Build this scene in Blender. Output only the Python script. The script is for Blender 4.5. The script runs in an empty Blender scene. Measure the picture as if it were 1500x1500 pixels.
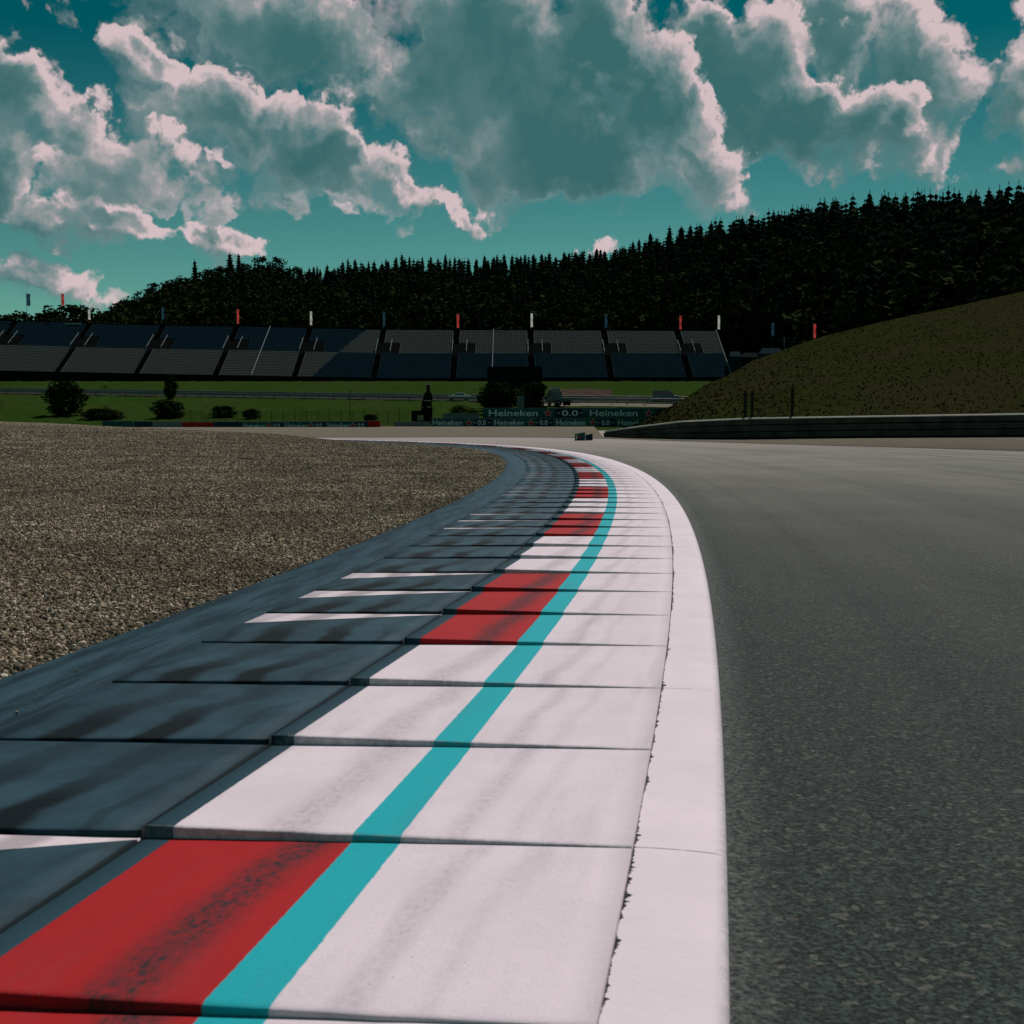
import bpy, math, random
import numpy as np
from mathutils import Vector, Matrix

random.seed(7); rng = np.random.default_rng(7)
scene = bpy.context.scene
COL = scene.collection
R = math.radians
F, CAMZ, PITCH = 1700.0, 1.1, 0.0790
cp, sp = math.cos(PITCH), math.sin(PITCH)

# ---------------------------------------------------------------- survey helpers
def ray(x, y):
    a, b = x - 750.0, 750.0 - y
    return (a, F*cp + b*sp, -F*sp + b*cp)
def at(x, y, Y):
    d = ray(x, y); t = Y/d[1]
    return (d[0]*t, Y, CAMZ + d[2]*t)
def on_z(x, y, z=0.0):
    d = ray(x, y); t = (z-CAMZ)/d[2]
    return (d[0]*t, d[1]*t, z)
def direction(x, y):
    d = ray(x, y); n = math.sqrt(sum(c*c for c in d))
    return math.atan2(d[0], d[1]), math.asin(d[2]/n)
def interp(x, xs, ys): return np.interp(x, xs, ys)

# ---------------------------------------------------------------- mesh helpers
class MB:
    def __init__(s): s.v = []; s.f = []; s.m = []; s.uv = None
    def quad(s, a, b, c, d, m=0):
        n = len(s.v); s.v += [a, b, c, d]; s.f.append((n, n+1, n+2, n+3)); s.m.append(m)
    def tri(s, a, b, c, m=0):
        n = len(s.v); s.v += [a, b, c]; s.f.append((n, n+1, n+2)); s.m.append(m)
    def box(s, c, size, rot=0.0, m=0, taper=1.0, tilt=0.0):
        hx, hy, hz = size[0]/2, size[1]/2, size[2]/2
        cr, sr = math.cos(rot), math.sin(rot); n = len(s.v)
        for k in (-1, 1):
            q = taper if k > 0 else 1.0
            for i, j in ((-1,-1),(1,-1),(1,1),(-1,1)):
                x, y = i*hx*q + (tilt if k > 0 else 0), j*hy*q
                s.v.append((c[0]+x*cr-y*sr, c[1]+x*sr+y*cr, c[2]+k*hz))
        for f in ((0,3,2,1),(4,5,6,7),(0,1,5,4),(1,2,6,5),(2,3,7,6),(3,0,4,7)):
            s.f.append(tuple(n+i for i in f)); s.m.append(m)
    def bar(s, a, b, r=0.03, n=6, r2=None, m=0):
        a, b = Vector(a), Vector(b); d = (b-a).normalized()
        u = d.cross(Vector((0,0,1)) if abs(d.z) < .9 else Vector((1,0,0))).normalized(); w = d.cross(u)
        r2 = r if r2 is None else r2; k = len(s.v)
        for p, q in ((a, r), (b, r2)):
            for i in range(n):
                t = 2*math.pi*i/n; s.v.append(tuple(p + (u*math.cos(t)+w*math.sin(t))*q))
        for i in range(n):
            j = (i+1) % n; s.f.append((k+i, k+j, k+n+j, k+n+i)); s.m.append(m)
        s.f.append(tuple(k+i for i in range(n))[::-1]); s.m.append(m)
        s.f.append(tuple(k+n+i for i in range(n))); s.m.append(m)
    def prism(s, prof, x0, x1, m=0):            # profile in (y,z), extruded in x
        n = len(prof); k = len(s.v)
        for x in (x0, x1):
            for (y, z) in prof: s.v.append((x, y, z))
        for i in range(n):
            j = (i+1) % n; s.f.append((k+i, k+j, k+n+j, k+n+i)); s.m.append(m)
        s.f.append(tuple(k+i for i in range(n))[::-1]); s.m.append(m)
        s.f.append(tuple(k+n+i for i in range(n))); s.m.append(m)
    def build(s, name, mats, parent=None, smooth=False, bevel=0.0):
        me = bpy.data.meshes.new(name); me.from_pydata([tuple(map(float, v)) for v in s.v], [], s.f)
        for m in (mats if isinstance(mats, (list, tuple)) else [mats]): me.materials.append(m)
        me.polygons.foreach_set('material_index', s.m)
        if smooth: me.polygons.foreach_set('use_smooth', [True]*len(s.f))
        me.update()
        o = link(name, me, parent)
        if bevel:
            b = o.modifiers.new('bevel', 'BEVEL'); b.width = bevel; b.segments = 2; b.limit_method = 'ANGLE'
        return o

def link(name, data, parent=None):
    o = bpy.data.objects.new(name, data); COL.objects.link(o)
    if parent is not None: o.parent = parent
    return o
def np_mesh(name, V, Fc, mat, parent=None, smooth=False, uv=None, link_it=True):
    V = np.asarray(V, np.float32); Fc = np.asarray(Fc, np.int32); m, k = Fc.shape
    me = bpy.data.meshes.new(name)
    me.vertices.add(len(V)); me.vertices.foreach_set('co', V.ravel())
    me.loops.add(m*k); me.loops.foreach_set('vertex_index', Fc.ravel())
    me.polygons.add(m); me.polygons.foreach_set('loop_start', np.arange(m, dtype=np.int32)*k)
    me.update(calc_edges=True)
    if smooth: me.polygons.foreach_set('use_smooth', np.ones(m, bool))
    if uv is not None:
        l = me.uv_layers.new(name='UVMap'); l.data.foreach_set('uv', np.asarray(uv, np.float32)[Fc.ravel()].ravel())
    me.materials.append(mat); me.validate()
    if not link_it: return me
    return link(name, me, parent)
def grid_faces(nu, nv):
    i = np.arange(nu-1)[:, None]*nv + np.arange(nv-1)[None, :]
    return np.stack([i, i+nv, i+nv+1, i+1], -1).reshape(-1, 4)
def tag(o, label=None, cat=None, group=None, kind=None):
    if label: o['label'] = label
    if cat: o['category'] = cat
    if group: o['group'] = group
    if kind: o['kind'] = kind
    return o
def empty(name, loc=(0,0,0), rz=0.0):
    o = bpy.data.objects.new(name, None); COL.objects.link(o); o.location = loc; o.rotation_euler = (0,0,rz)
    o.empty_display_size = .3
    return o
def copy_tree(o, parent=None):
    c = o.copy(); COL.objects.link(c)
    if parent is not None: c.parent = parent
    for ch in list(o.children): copy_tree(ch, c)
    return c

# ---------------------------------------------------------------- material helpers
class NT:
    def __init__(s, tree): s.t = tree; s.n = tree.nodes; s.l = tree.links
    def new(s, kind, **kw):
        n = s.n.new(kind)
        for k, v in kw.items(): setattr(n, k, v)
        return n
    def put(s, sock, val):
        if isinstance(val, bpy.types.NodeSocket): s.l.new(val, sock)
        else: sock.default_value = val
    def math(s, op, a, b=None, c=None, clamp=False):
        n = s.new('ShaderNodeMath', operation=op, use_clamp=clamp); s.put(n.inputs[0], a)
        if b is not None: s.put(n.inputs[1], b)
        if c is not None: s.put(n.inputs[2], c)
        return n.outputs[0]
    def ramp(s, val, lo, hi, a=0.0, b=1.0, smooth=True):
        n = s.new('ShaderNodeMapRange', interpolation_type='SMOOTHSTEP' if smooth else 'LINEAR')
        s.put(n.inputs['Value'], val)
        for k, v in (('From Min', lo), ('From Max', hi), ('To Min', a), ('To Max', b)): s.put(n.inputs[k], v)
        return n.outputs['Result']
    def mix(s, fac, a, b, blend='MIX'):
        n = s.new('ShaderNodeMix', data_type='RGBA', blend_type=blend)
        s.put(n.inputs[0], fac)
        for i, v in ((6, a), (7, b)):
            s.put(n.inputs[i], v if isinstance(v, bpy.types.NodeSocket) else (*v[:3], 1.0))
        return n.outputs[2]
    def noise(s, vec, scale, detail=2.0, rough=.5, dim='3D', out=0, dist=0.0):
        n = s.new('ShaderNodeTexNoise', noise_dimensions=dim)
        if vec is not None: s.l.new(vec, n.inputs['Vector'])
        n.inputs['Scale'].default_value = scale; n.inputs['Detail'].default_value = detail
        n.inputs['Roughness'].default_value = rough; n.inputs['Distortion'].default_value = dist
        return n.outputs[out]
    def voronoi(s, vec, scale, feature='F1', out='Distance', rnd=1.0, detail=0.0):
        n = s.new('ShaderNodeTexVoronoi', feature=feature)
        if vec is not None: s.l.new(vec, n.inputs['Vector'])
        n.inputs['Scale'].default_value = scale; n.inputs['Randomness'].default_value = rnd
        if detail: n.inputs['Detail'].default_value = detail
        return n.outputs[out]
    def scale_vec(s, vec, sc):
        n = s.new('ShaderNodeMapping'); s.l.new(vec, n.inputs['Vector']); n.inputs['Scale'].default_value = sc
        return n.outputs[0]
    def bump(s, h, strength, dist=.01):
        n = s.new('ShaderNodeBump'); s.l.new(h, n.inputs['Height']); n.inputs['Strength'].default_value = strength
        n.inputs['Distance'].default_value = dist
        return n.outputs[0]
def new_mat(name, rough=.8, spec=.3, color=(.5,.5,.5)):
    m = bpy.data.materials.new(name); m.use_nodes = True
    nt = NT(m.node_tree); b = m.node_tree.nodes['Principled BSDF']
    b.inputs['Roughness'].default_value = rough; b.inputs['Specular IOR Level'].default_value = spec
    b.inputs['Base Color'].default_value = (*color, 1)
    return m, nt, b
def simple(name, color, rough=.8, spec=.3, var=.25, scale=3.0, metallic=0.0):
    m, nt, b = new_mat(name, rough, spec if spec >= .5 else 0.0, color)
    tc = nt.new('ShaderNodeTexCoord').outputs['Object']
    n = nt.noise(tc, scale, 5, .6)
    c = nt.mix(nt.ramp(n, .3, .7), tuple(x*(1-var) for x in color), tuple(x*(1+var) for x in color))
    nt.l.new(c, b.inputs['Base Color']); b.inputs['Metallic'].default_value = metallic
    return m

# ================================================================= KERB CURVE
DS = 0.1
KS = np.array([-20., 0,10,20,30,40,50,60,70,78,90,140.])
KV = np.array([.0, .0066,.0060,.0074,.0079,.0173,.0239,.0253,.0254,.008,.006,.006])
TH0, X0, Y0 = 0.1843, 0.2441, 1.2
S_MIN, S_MAX = -9.0, 112.0
sg = np.arange(-20, 130, DS)
kap = np.interp(sg, KS, KV)
ths = -np.concatenate([[0], np.cumsum((kap[1:]+kap[:-1])/2*DS)])
i0 = int(round(20/DS)); ths = ths - ths[i0] + TH0
mx = np.concatenate([[0], np.cumsum(np.sin((ths[1:]+ths[:-1])/2)*DS)]); my = np.concatenate([[0], np.cumsum(np.cos((ths[1:]+ths[:-1])/2)*DS)])
cx = mx-mx[i0]+X0; cy = my-my[i0]+Y0
def K(s, o):                                   # world x, y at arc length s, offset o to the left of the asphalt edge
    x = np.interp(s, sg, cx); y = np.interp(s, sg, cy); t = np.interp(s, sg, ths)
    return x-np.cos(t)*o, y+np.sin(t)*o
O_SEAM, O_CY, O_RED, O_AP, O_SLAB, O_GR = 0.2356, 0.8917, 1.4216, 1.505, 2.50, 2.99
PER = 0.895                                    # slab pitch
S_SEAM0 = 0.77                                 # arc length of the nearest visible joint
def edge_distance(P, off=O_GR):                # signed distance to the gravel edge, positive on the gravel side
    ss = np.arange(-20, 129, .4); ex, ey = K(ss, off); t = np.interp(ss, sg, ths)
    out = np.empty(len(P)); 
    for a in range(0, len(P), 4000):
        q = P[a:a+4000]; dx = q[:, 0:1]-ex; dy = q[:, 1:2]-ey; d2 = dx*dx+dy*dy; i = d2.argmin(1)
        j = np.arange(len(q)); nx = -np.cos(t[i]); ny = np.sin(t[i])
        side = dx[j, i]*nx + dy[j, i]*ny
        d = np.sqrt(d2[j, i]); out[a:a+4000] = np.where(np.abs(side) > .5*d, np.sign(side), np.sign(side))*np.where(d < .6, np.abs(side), d)
    return out

# ================================================================= WORLD: sky, clouds
SUN_AZ, SUN_EL = R(24), R(52)
w = bpy.data.worlds.new("World"); scene.world = w; w.use_nodes = True
nt = NT(w.node_tree)
for n in list(nt.n): nt.n.remove(n)
tc = nt.new('ShaderNodeTexCoord').outputs['Generated']
sep = nt.new('ShaderNodeSeparateXYZ'); nt.l.new(tc, sep.inputs[0])
AZ = nt.math('ARCTAN2', sep.outputs[0], sep.outputs[1]); EL = nt.math('ARCSINE', sep.outputs[2])
comb = nt.new('ShaderNodeCombineXYZ'); nt.l.new(AZ, comb.inputs[0]); nt.l.new(EL, comb.inputs[1])

LAYERS = [[  # far: centre x, y, half axes, clockwise tilt in the picture, weight
 (390,40,300,75,14,.95),(570,120,190,62,20,.9),(640,200,150,48,25,.7),(250,115,120,42,12,.8),
 (1230,60,60,110,-12,1.1),(1335,95,75,125,-25,1.1),(1290,190,115,66,0,1.1),(1220,250,140,22,-4,.6),
 (1380,215,48,18,-10,.6),(1495,150,60,62,0,.95),(1440,212,34,18,0,.6),(1485,245,70,30,0,.75),(1500,10,45,26,0,.7),
 (50,318,120,32,8,.95),(175,325,85,34,8,1.0),(245,355,26,18,0,.55),(318,356,66,26,15,1.0),(45,400,85,42,15,.95),(130,425,90,26,18,.85),
 (510,321,38,13,3,.8),(860,356,70,20,0,.95),(740,270,14,8,0,.35),(60,15,60,30,35,.5)],
 [ # middle
 (330,180,170,70,22,1.05),(230,120,90,36,12,.8),(470,225,150,58,30,1.0),(565,262,115,36,30,.9),(660,305,72,32,12,.85),(160,265,300,42,4,.9),
 (1085,95,125,85,15,1.15),(1160,175,190,80,8,1.2),(1000,40,60,30,30,.5)],
 [ # near
 (10,120,85,70,30,1.05),(110,195,150,70,32,1.0),(-60,240,160,80,0,1),(290,235,80,30,30,.6),
 (720,100,210,140,15,1.2),(820,210,230,98,8,1.2),(890,60,120,75,30,1.1),(955,160,120,80,45,1.1),(1030,240,90,56,45,.95),
 (950,285,60,12,0,.5),(1050,278,60,22,5,.7)]]
g = bpy.data.node_groups.new('cloud_density', 'ShaderNodeTree')
g.interface.new_socket('P', in_out='INPUT', socket_type='NodeSocketVector')
g.interface.new_socket('D', in_out='OUTPUT', socket_type='NodeSocketFloat')
g.interface.new_socket('E', in_out='OUTPUT', socket_type='NodeSocketFloat')
g.interface.new_socket('H', in_out='OUTPUT', socket_type='NodeSocketFloat')
gt = NT(g); gi = gt.new('NodeGroupInput'); go = gt.new('NodeGroupOutput')
P = gi.outputs[0]
wn = gt.noise(P, 14, 5, .6, dim='2D', out=1)       # domain warp
sub = gt.new('ShaderNodeVectorMath', operation='MULTIPLY_ADD'); gt.l.new(wn, sub.inputs[0]); sub.inputs[1].default_value = (.07,.07,0); gt.l.new(P, sub.inputs[2])
ps = gt.new('ShaderNodeVectorMath', operation='SUBTRACT'); gt.l.new(sub.outputs[0], ps.inputs[0]); ps.inputs[1].default_value = (.035,.035,0)
PW = ps.outputs[0]
accs = []
for lay in LAYERS:
    acc = None
    for (x, y, a, b, rot, wt) in lay:
        az, el = direction(x, y)
        m = gt.new('ShaderNodeMapping', vector_type='TEXTURE'); gt.l.new(PW, m.inputs['Vector'])
        m.inputs['Location'].default_value = (az, el, 0); m.inputs['Rotation'].default_value = (0, 0, R(-rot))
        m.inputs['Scale'].default_value = (a/F*1.26, b/F*1.26, 1)
        ln = gt.new('ShaderNodeVectorMath', operation='LENGTH'); gt.l.new(m.outputs[0], ln.inputs[0])
        v = gt.math('MULTIPLY_ADD', ln.outputs['Value'], -1.0, 1.0)
        v = gt.math('MULTIPLY', v, wt*min(1.0, (b/60.0)**.5))
        acc = v if acc is None else gt.math('SMOOTH_MAX', acc, v, .12)
    accs.append(acc)
# broken clouds for the rest of the sky
sx = gt.new('ShaderNodeSeparateXYZ'); gt.l.new(P, sx.inputs[0])
far = gt.math('ABSOLUTE', sx.outputs[0])
gn = gt.ramp(gt.noise(P, 2.2, 4, .5, dim='2D'), .42, .72, -.5, .8)
outside = gt.math('MAXIMUM', gt.ramp(far, .46, .6), gt.ramp(sx.outputs[1], .42, .52))
gn = gt.math('MULTIPLY_ADD', gt.math('SUBTRACT', 1.0, outside), -2.0, gn)
accs[0] = gt.math('MAXIMUM', accs[0], gn)
fb = gt.noise(P, 15, 8, .56, dim='2D')
vo = gt.voronoi(PW, 30, 'F1', detail=2.0)
nz = gt.math('MULTIPLY', gt.math('SUBTRACT', fb, .5), .90)
nz = gt.math('MULTIPLY_ADD', gt.math('SUBTRACT', .42, vo), .42, nz)
for i in range(3): gt.l.new(gt.math('ADD', accs[i], gt.math('MULTIPLY', nz, (1.0, 1.0, 1.0)[i])), go.inputs[i])

def dens(off):
    n = nt.new('ShaderNodeGroup'); n.node_tree = g
    if off == (0, 0): nt.l.new(comb.outputs[0], n.inputs[0])
    else:
        v = nt.new('ShaderNodeVectorMath', operation='ADD'); nt.l.new(comb.outputs[0], v.inputs[0]); v.inputs[1].default_value = (*off, 0)
        nt.l.new(v.outputs[0], n.inputs[0])
    return n
g0 = dens((0, 0)); g1 = dens((.012, .015))
soft = nt.noise(comb.outputs[0], 5, 5, .55, dim='2D')
bright = alpha = None
for i in range(3):
    D0, D1 = g0.outputs[i], g1.outputs[i]
    rel = nt.math('SUBTRACT', D0, D1)                          # rim towards the sun
    thick = nt.ramp(D0, -.05, .72); lit = nt.ramp(rel, -.14, .50)
    br = nt.math('MULTIPLY', nt.math('MULTIPLY_ADD', thick, -.97, 1.0), nt.math('MULTIPLY_ADD', lit, .85, .34))
    br = nt.math('ADD', br, nt.math('MULTIPLY', nt.math('MULTIPLY', lit, .25), nt.ramp(D0, .15, .9, 1, 0)))
    al = nt.math('MAXIMUM', nt.math('MULTIPLY', nt.ramp(D0, -.03, .16), nt.ramp(rel, -.14, .12, .40, 1.0)), nt.ramp(D0, .04, .38))
    if bright is None: bright, alpha = br, al
    else:
        mx_ = nt.new('ShaderNodeMix', data_type='FLOAT'); nt.put(mx_.inputs[0], al); nt.put(mx_.inputs[2], bright); nt.put(mx_.inputs[3], br)
        bright = mx_.outputs[0]; alpha = nt.math('MAXIMUM', alpha, al)
fine_ = nt.noise(comb.outputs[0], 22, 6, .6, dim='2D')
bright = nt.math('ADD', nt.math('MULTIPLY', nt.math('SUBTRACT', fine_, .5), .45), bright)
bright = nt.math('ADD', nt.ramp(soft, .3, .7, -.07, .16), bright, clamp=True)
cr = nt.new('ShaderNodeValToRGB'); nt.l.new(bright, cr.inputs[0])
els = cr.color_ramp.elements; els[0].position = 0; els[0].color = (.042,.140,.145,1)
els[1].position = 1.0; els[1].color = (.64,.51,.53,1)
for p, c in ((.18,(.078,.175,.18)),(.42,(.165,.245,.25)),(.70,(.315,.325,.335))):
    e = els.new(p); e.color = (*c, 1)
sky = nt.new('ShaderNodeTexSky'); sky.sky_type = 'NISHITA'; sky.sun_disc = False
sky.sun_elevation = SUN_EL; sky.sun_rotation = SUN_AZ; sky.altitude = 600; sky.dust_density = .4; sky.air_density = 1.0
tint = nt.mix(nt.ramp(EL, .02, .30, smooth=False), (.30,.563,.404), (.0,.235,.185))
skc = nt.mix(1.0, sky.outputs[0], tint, 'MULTIPLY')
b1 = nt.new('ShaderNodeBackground'); nt.l.new(skc, b1.inputs[0]); b1.inputs[1].default_value = .10
b2 = nt.new('ShaderNodeBackground'); nt.l.new(cr.outputs[0], b2.inputs[0]); b2.inputs[1].default_value = 1.0
ms = nt.new('ShaderNodeMixShader'); nt.l.new(alpha, ms.inputs[0]); nt.l.new(b1.outputs[0], ms.inputs[1]); nt.l.new(b2.outputs[0], ms.inputs[2])
wo = nt.new('ShaderNodeOutputWorld'); nt.l.new(ms.outputs[0], wo.inputs[0])
w.cycles.sampling_method = 'NONE'
scene.cycles.max_bounces = 4; scene.cycles.diffuse_bounces = 2; scene.cycles.glossy_bounces = 2

sun = bpy.data.lights.new('sun', 'SUN'); sun.energy = 3.35; sun.angle = R(.53); sun.color = (1.0, .88, .87)
so = bpy.data.objects.new('sun', sun); COL.objects.link(so)
sd = Vector((math.sin(SUN_AZ)*math.cos(SUN_EL), math.cos(SUN_AZ)*math.cos(SUN_EL), math.sin(SUN_EL)))
so.rotation_euler = sd.to_track_quat('Z', 'Y').to_euler(); so.location = (0, 0, 60)

cam = bpy.data.cameras.new('camera'); cam.sensor_width = 36; cam.lens = 36*F/1500; cam.clip_end = 8000; cam.clip_start = .05
co = bpy.data.objects.new('camera', cam); COL.objects.link(co); co.location = (0, 0, CAMZ)
co.rotation_euler = (math.pi/2-PITCH, 0, 0); scene.camera = co
cam.dof.use_dof = True; cam.dof.focus_distance = 11.0; cam.dof.aperture_fstop = 9.0
scene.view_settings.view_transform = 'Standard'; scene.view_settings.look = 'None'; scene.view_settings.exposure = 0

# ================================================================= MATERIALS
def slab_mat(name, base, apron=False, wedge=0.0):
    m, nt, b = new_mat(name, .62, .07)
    uv = nt.new('ShaderNodeUVMap'); uv.uv_map = 'UVMap'
    sp_ = nt.new('ShaderNodeSeparateXYZ'); nt.l.new(uv.outputs[0], sp_.inputs[0]); o, s = sp_.outputs[0], sp_.outputs[1]
    fr = nt.math('FRACT', nt.math('DIVIDE', nt.math('SUBTRACT', s, S_SEAM0), PER))
    tc = nt.new('ShaderNodeTexCoord').outputs['Object']
    n1 = nt.noise(tc, 2.2, 6, .62); n2 = nt.noise(tc, 38, 5, .65); wob = nt.noise(nt.scale_vec(uv.outputs[0], (0, 1, 0)), 1.3, 3)
    wobf = nt.math('MULTIPLY', nt.math('SUBTRACT', nt.noise(nt.scale_vec(uv.outputs[0], (3, 30, 0)), 1.0, 4), .5), .008)
    oo = nt.math('ADD', o, wobf)
    col = nt.mix(nt.ramp(n1, .3, .75), tuple(c*.90 for c in base), base)
    if apron:
        col = nt.mix(nt.ramp(n1, .35, .7), tuple(c*.62 for c in base), tuple(c*1.12 for c in base))
        col = nt.mix(nt.ramp(o, 1.518, 1.524, .85, 0), col, (.006,.010,.012))
        if wedge:
            lim = nt.math('MULTIPLY_ADD', nt.math('SUBTRACT', o, O_AP-.03), -wedge, .985)
            wf = nt.ramp(nt.math('SUBTRACT', nt.math('ADD', fr, nt.math('MULTIPLY', wobf, .6)), lim), .0, .012)
            col = nt.mix(wf, col, (.78,.70,.72))
        col = nt.mix(nt.ramp(s, 1.5, 22, .0, .55, smooth=False), col, (.060,.138,.168))  # vignette put into the colour: near slabs dim, far ones pale
        # tyre marks: heavy on the raised front of each slab, dying out along it
        tot = None
        for (c0, wd, am) in ((1.88,.085,1.0),(2.19,.11,1.0),(2.42,.05,.5),(1.64,.03,.35)):
            cc = nt.math('MULTIPLY_ADD', wob, .42, c0-.21)
            cc = nt.math('MULTIPLY_ADD', fr, -.10, nt.math('ADD', cc, .05))
            q = nt.math('DIVIDE', nt.math('ABSOLUTE', nt.math('SUBTRACT', oo, cc)), wd)
            st = nt.math('MULTIPLY', nt.ramp(nt.math('MULTIPLY_ADD', nt.math('SUBTRACT', n2, .5), .5, q), .35, 1.05, 1, 0), am)
            tot = st if tot is None else nt.math('MAXIMUM', tot, st)
        fade = nt.math('MULTIPLY_ADD', nt.ramp(fr, .10, .70, 1, 0), .72, .42)
        tot = nt.math('MULTIPLY', nt.math('MULTIPLY', tot, fade), nt.ramp(n2, .15, .5, .7, 1.0), clamp=True)
        col = nt.mix(tot, col, (.002,.007,.010))
    else:
        cyan = nt.math('MULTIPLY', nt.ramp(nt.math('ABSOLUTE', nt.math('SUBTRACT', oo, O_CY)), .060, .065, 1, 0), 1.0)
        outer = nt.ramp(oo, O_CY, O_CY+.005)
        side = nt.mix(outer, (.80,.725,.765), col) if base[1] < .3 else col
        if base[1] < .3:
            w_ = nt.mix(nt.ramp(n1, .3, .75), (.73,.66,.70), (.80,.725,.765)); side = nt.mix(outer, w_, col)
        col = nt.mix(cyan, side, (.012,.42,.46))
        greyb = nt.ramp(nt.math('MULTIPLY_ADD', wobf, .5, o), O_RED, O_RED+.004)
        slate = nt.mix(nt.ramp(s, 1.5, 22, .0, .55, smooth=False), (.028,.070,.092), (.060,.138,.168)); col = nt.mix(greyb, col, slate); col = nt.mix(nt.ramp(o, 1.488, 1.492, 0, .85), col, (.006,.010,.012))  # slate band carries the painted vignette falloff of the apron
        tot = None
        for (c0, wd, am) in ((1.10,.085,1.0 if base[1] < .3 else .30),(.665,.045,.24),(.52,.03,.12)):
            cc = nt.math('MULTIPLY_ADD', wob, .14, c0-.07)
            cc = nt.math('MULTIPLY_ADD', fr, -.07, nt.math('ADD', cc, .035))
            q = nt.math('DIVIDE', nt.math('ABSOLUTE', nt.math('SUBTRACT', o, cc)), wd)
            st = nt.math('MULTIPLY', nt.ramp(q, .1, 1.3, 1, 0), am)
            tot = st if tot is None else nt.math('MAXIMUM', tot, st)
        tread = nt.ramp(nt.voronoi(nt.scale_vec(uv.outputs[0], (60, 34, 1)), 1.0), .15, .65, 1.0, .62)
        tot = nt.math('MULTIPLY', nt.math('MULTIPLY', tot, tread), nt.ramp(n2, .3, .55, .45, 1.0), clamp=True)
        sm = nt.math('MULTIPLY', nt.ramp(nt.noise(nt.scale_vec(uv.outputs[0], (5, .9, 0)), 1.0, 6, .65), .50, .75), .20)
        col = nt.mix(sm, col, (.10,.095,.10)); col = nt.mix(tot, col, (.030,.026,.030))
        # chips and grit
        sp1 = nt.ramp(nt.voronoi(tc, 26), .035, .06, .75, 0); keep = nt.ramp(nt.noise(tc, 3.1, 3), .46, .58)
        col = nt.mix(nt.math('MULTIPLY', sp1, keep), col, (.10,.13,.14))
        edge = nt.math('MULTIPLY', nt.ramp(fr, .004, .016, .45 if base[1] > .3 else .0, 0), nt.ramp(n2, .35, .6))
        col = nt.mix(edge, col, (.30,.33,.33))
    fine = nt.noise(tc, 160, 3, .7)
    col = nt.mix(nt.ramp(fine, .3, .7, .10, 0), col, (.05,.06,.06))
    nt.l.new(col, b.inputs['Base Color'])
    h = nt.math('ADD', nt.math('MULTIPLY', fine, .35), n2)
    nt.l.new(nt.bump(h, .45, .004), b.inputs['Normal'])
    return m
M = {}
WHITE = (.80,.725,.765)
M['slab_white'] = slab_mat('slab_white', WHITE)
M['slab_red'] = slab_mat('slab_red', (.42,.016,.019))
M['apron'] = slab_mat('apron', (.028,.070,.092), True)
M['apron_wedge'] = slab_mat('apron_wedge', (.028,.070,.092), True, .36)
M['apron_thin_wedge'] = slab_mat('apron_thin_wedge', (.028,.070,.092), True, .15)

def uv_nodes(nt):
    uv = nt.new('ShaderNodeUVMap'); uv.uv_map = 'UVMap'
    s_ = nt.new('ShaderNodeSeparateXYZ'); nt.l.new(uv.outputs[0], s_.inputs[0])
    return uv.outputs[0], s_.outputs[0], s_.outputs[1]
# edge strip with the ragged joint on its inner side
m, nt, b = new_mat('edge_strip', .6, .07); uv, o, s = uv_nodes(nt); tc = nt.new('ShaderNodeTexCoord').outputs['Object']
n1 = nt.noise(tc, 1.8, 5, .6); n2 = nt.noise(tc, 40, 4, .65)
col = nt.mix(nt.ramp(n1, .3, .75), (.72,.655,.69), WHITE)
jn = nt.noise(nt.scale_vec(uv, (0, 7, 0)), 1.0, 8, .72); jb = nt.noise(nt.scale_vec(uv, (0, 1.1, 0)), 1.0, 2)
wid = nt.math('MAXIMUM', nt.ramp(nt.math('MULTIPLY_ADD', jb, .8, jn), .80, 1.15, .0, .013), nt.ramp(jn, .60, .70, 0, .010))
jc = nt.math('MULTIPLY_ADD', nt.math('SUBTRACT', jn, .5), .016, .2235)
jn2 = nt.noise(nt.scale_vec(uv, (0, 34, 0)), 1.0, 5, .7)
wid2 = nt.math('MULTIPLY', nt.math('MULTIPLY', wid, 1.5), nt.ramp(jn2, .38, .62, .0, 1.2))
jf = nt.ramp(nt.math('SUBTRACT', nt.math('SUBTRACT', .2335, wid2), o), -.0008, .0008, 1, 0)
jf = nt.math('MULTIPLY', jf, nt.ramp(wid, .0006, .0012))
col = nt.mix(jf, col, (.012,.018,.018))
fr = nt.math('FRACT', nt.math('DIVIDE', nt.math('SUBTRACT', s, S_SEAM0), PER*2))
hair = nt.math('MULTIPLY', nt.ramp(nt.math('ABSOLUTE', nt.math('SUBTRACT', fr, nt.math('MULTIPLY_ADD', nt.noise(tc, 9, 4), .006, .5))), .0012, .0022, 1, 0), nt.ramp(nt.noise(tc, 12, 3), .45, .55, .15, .8))
col = nt.mix(hair, col, (.12,.13,.13))
dirt = nt.math('MULTIPLY', nt.ramp(o, .0, .035, 1, 0), nt.ramp(n2, .25, .65, .1, .45))
col = nt.mix(dirt, col, (.16,.19,.18))
sp1 = nt.ramp(nt.voronoi(tc, 22), .03, .055, .7, 0); col = nt.mix(nt.math('MULTIPLY', sp1, nt.ramp(nt.noise(tc, 3.7, 2), .55, .63)), col, (.12,.14,.14))
nt.l.new(col, b.inputs['Base Color']); nt.l.new(nt.bump(nt.math('SUBTRACT', n2, nt.math('MULTIPLY', jf, 3)), .5, .004), b.inputs['Normal']); M['edge'] = m

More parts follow.
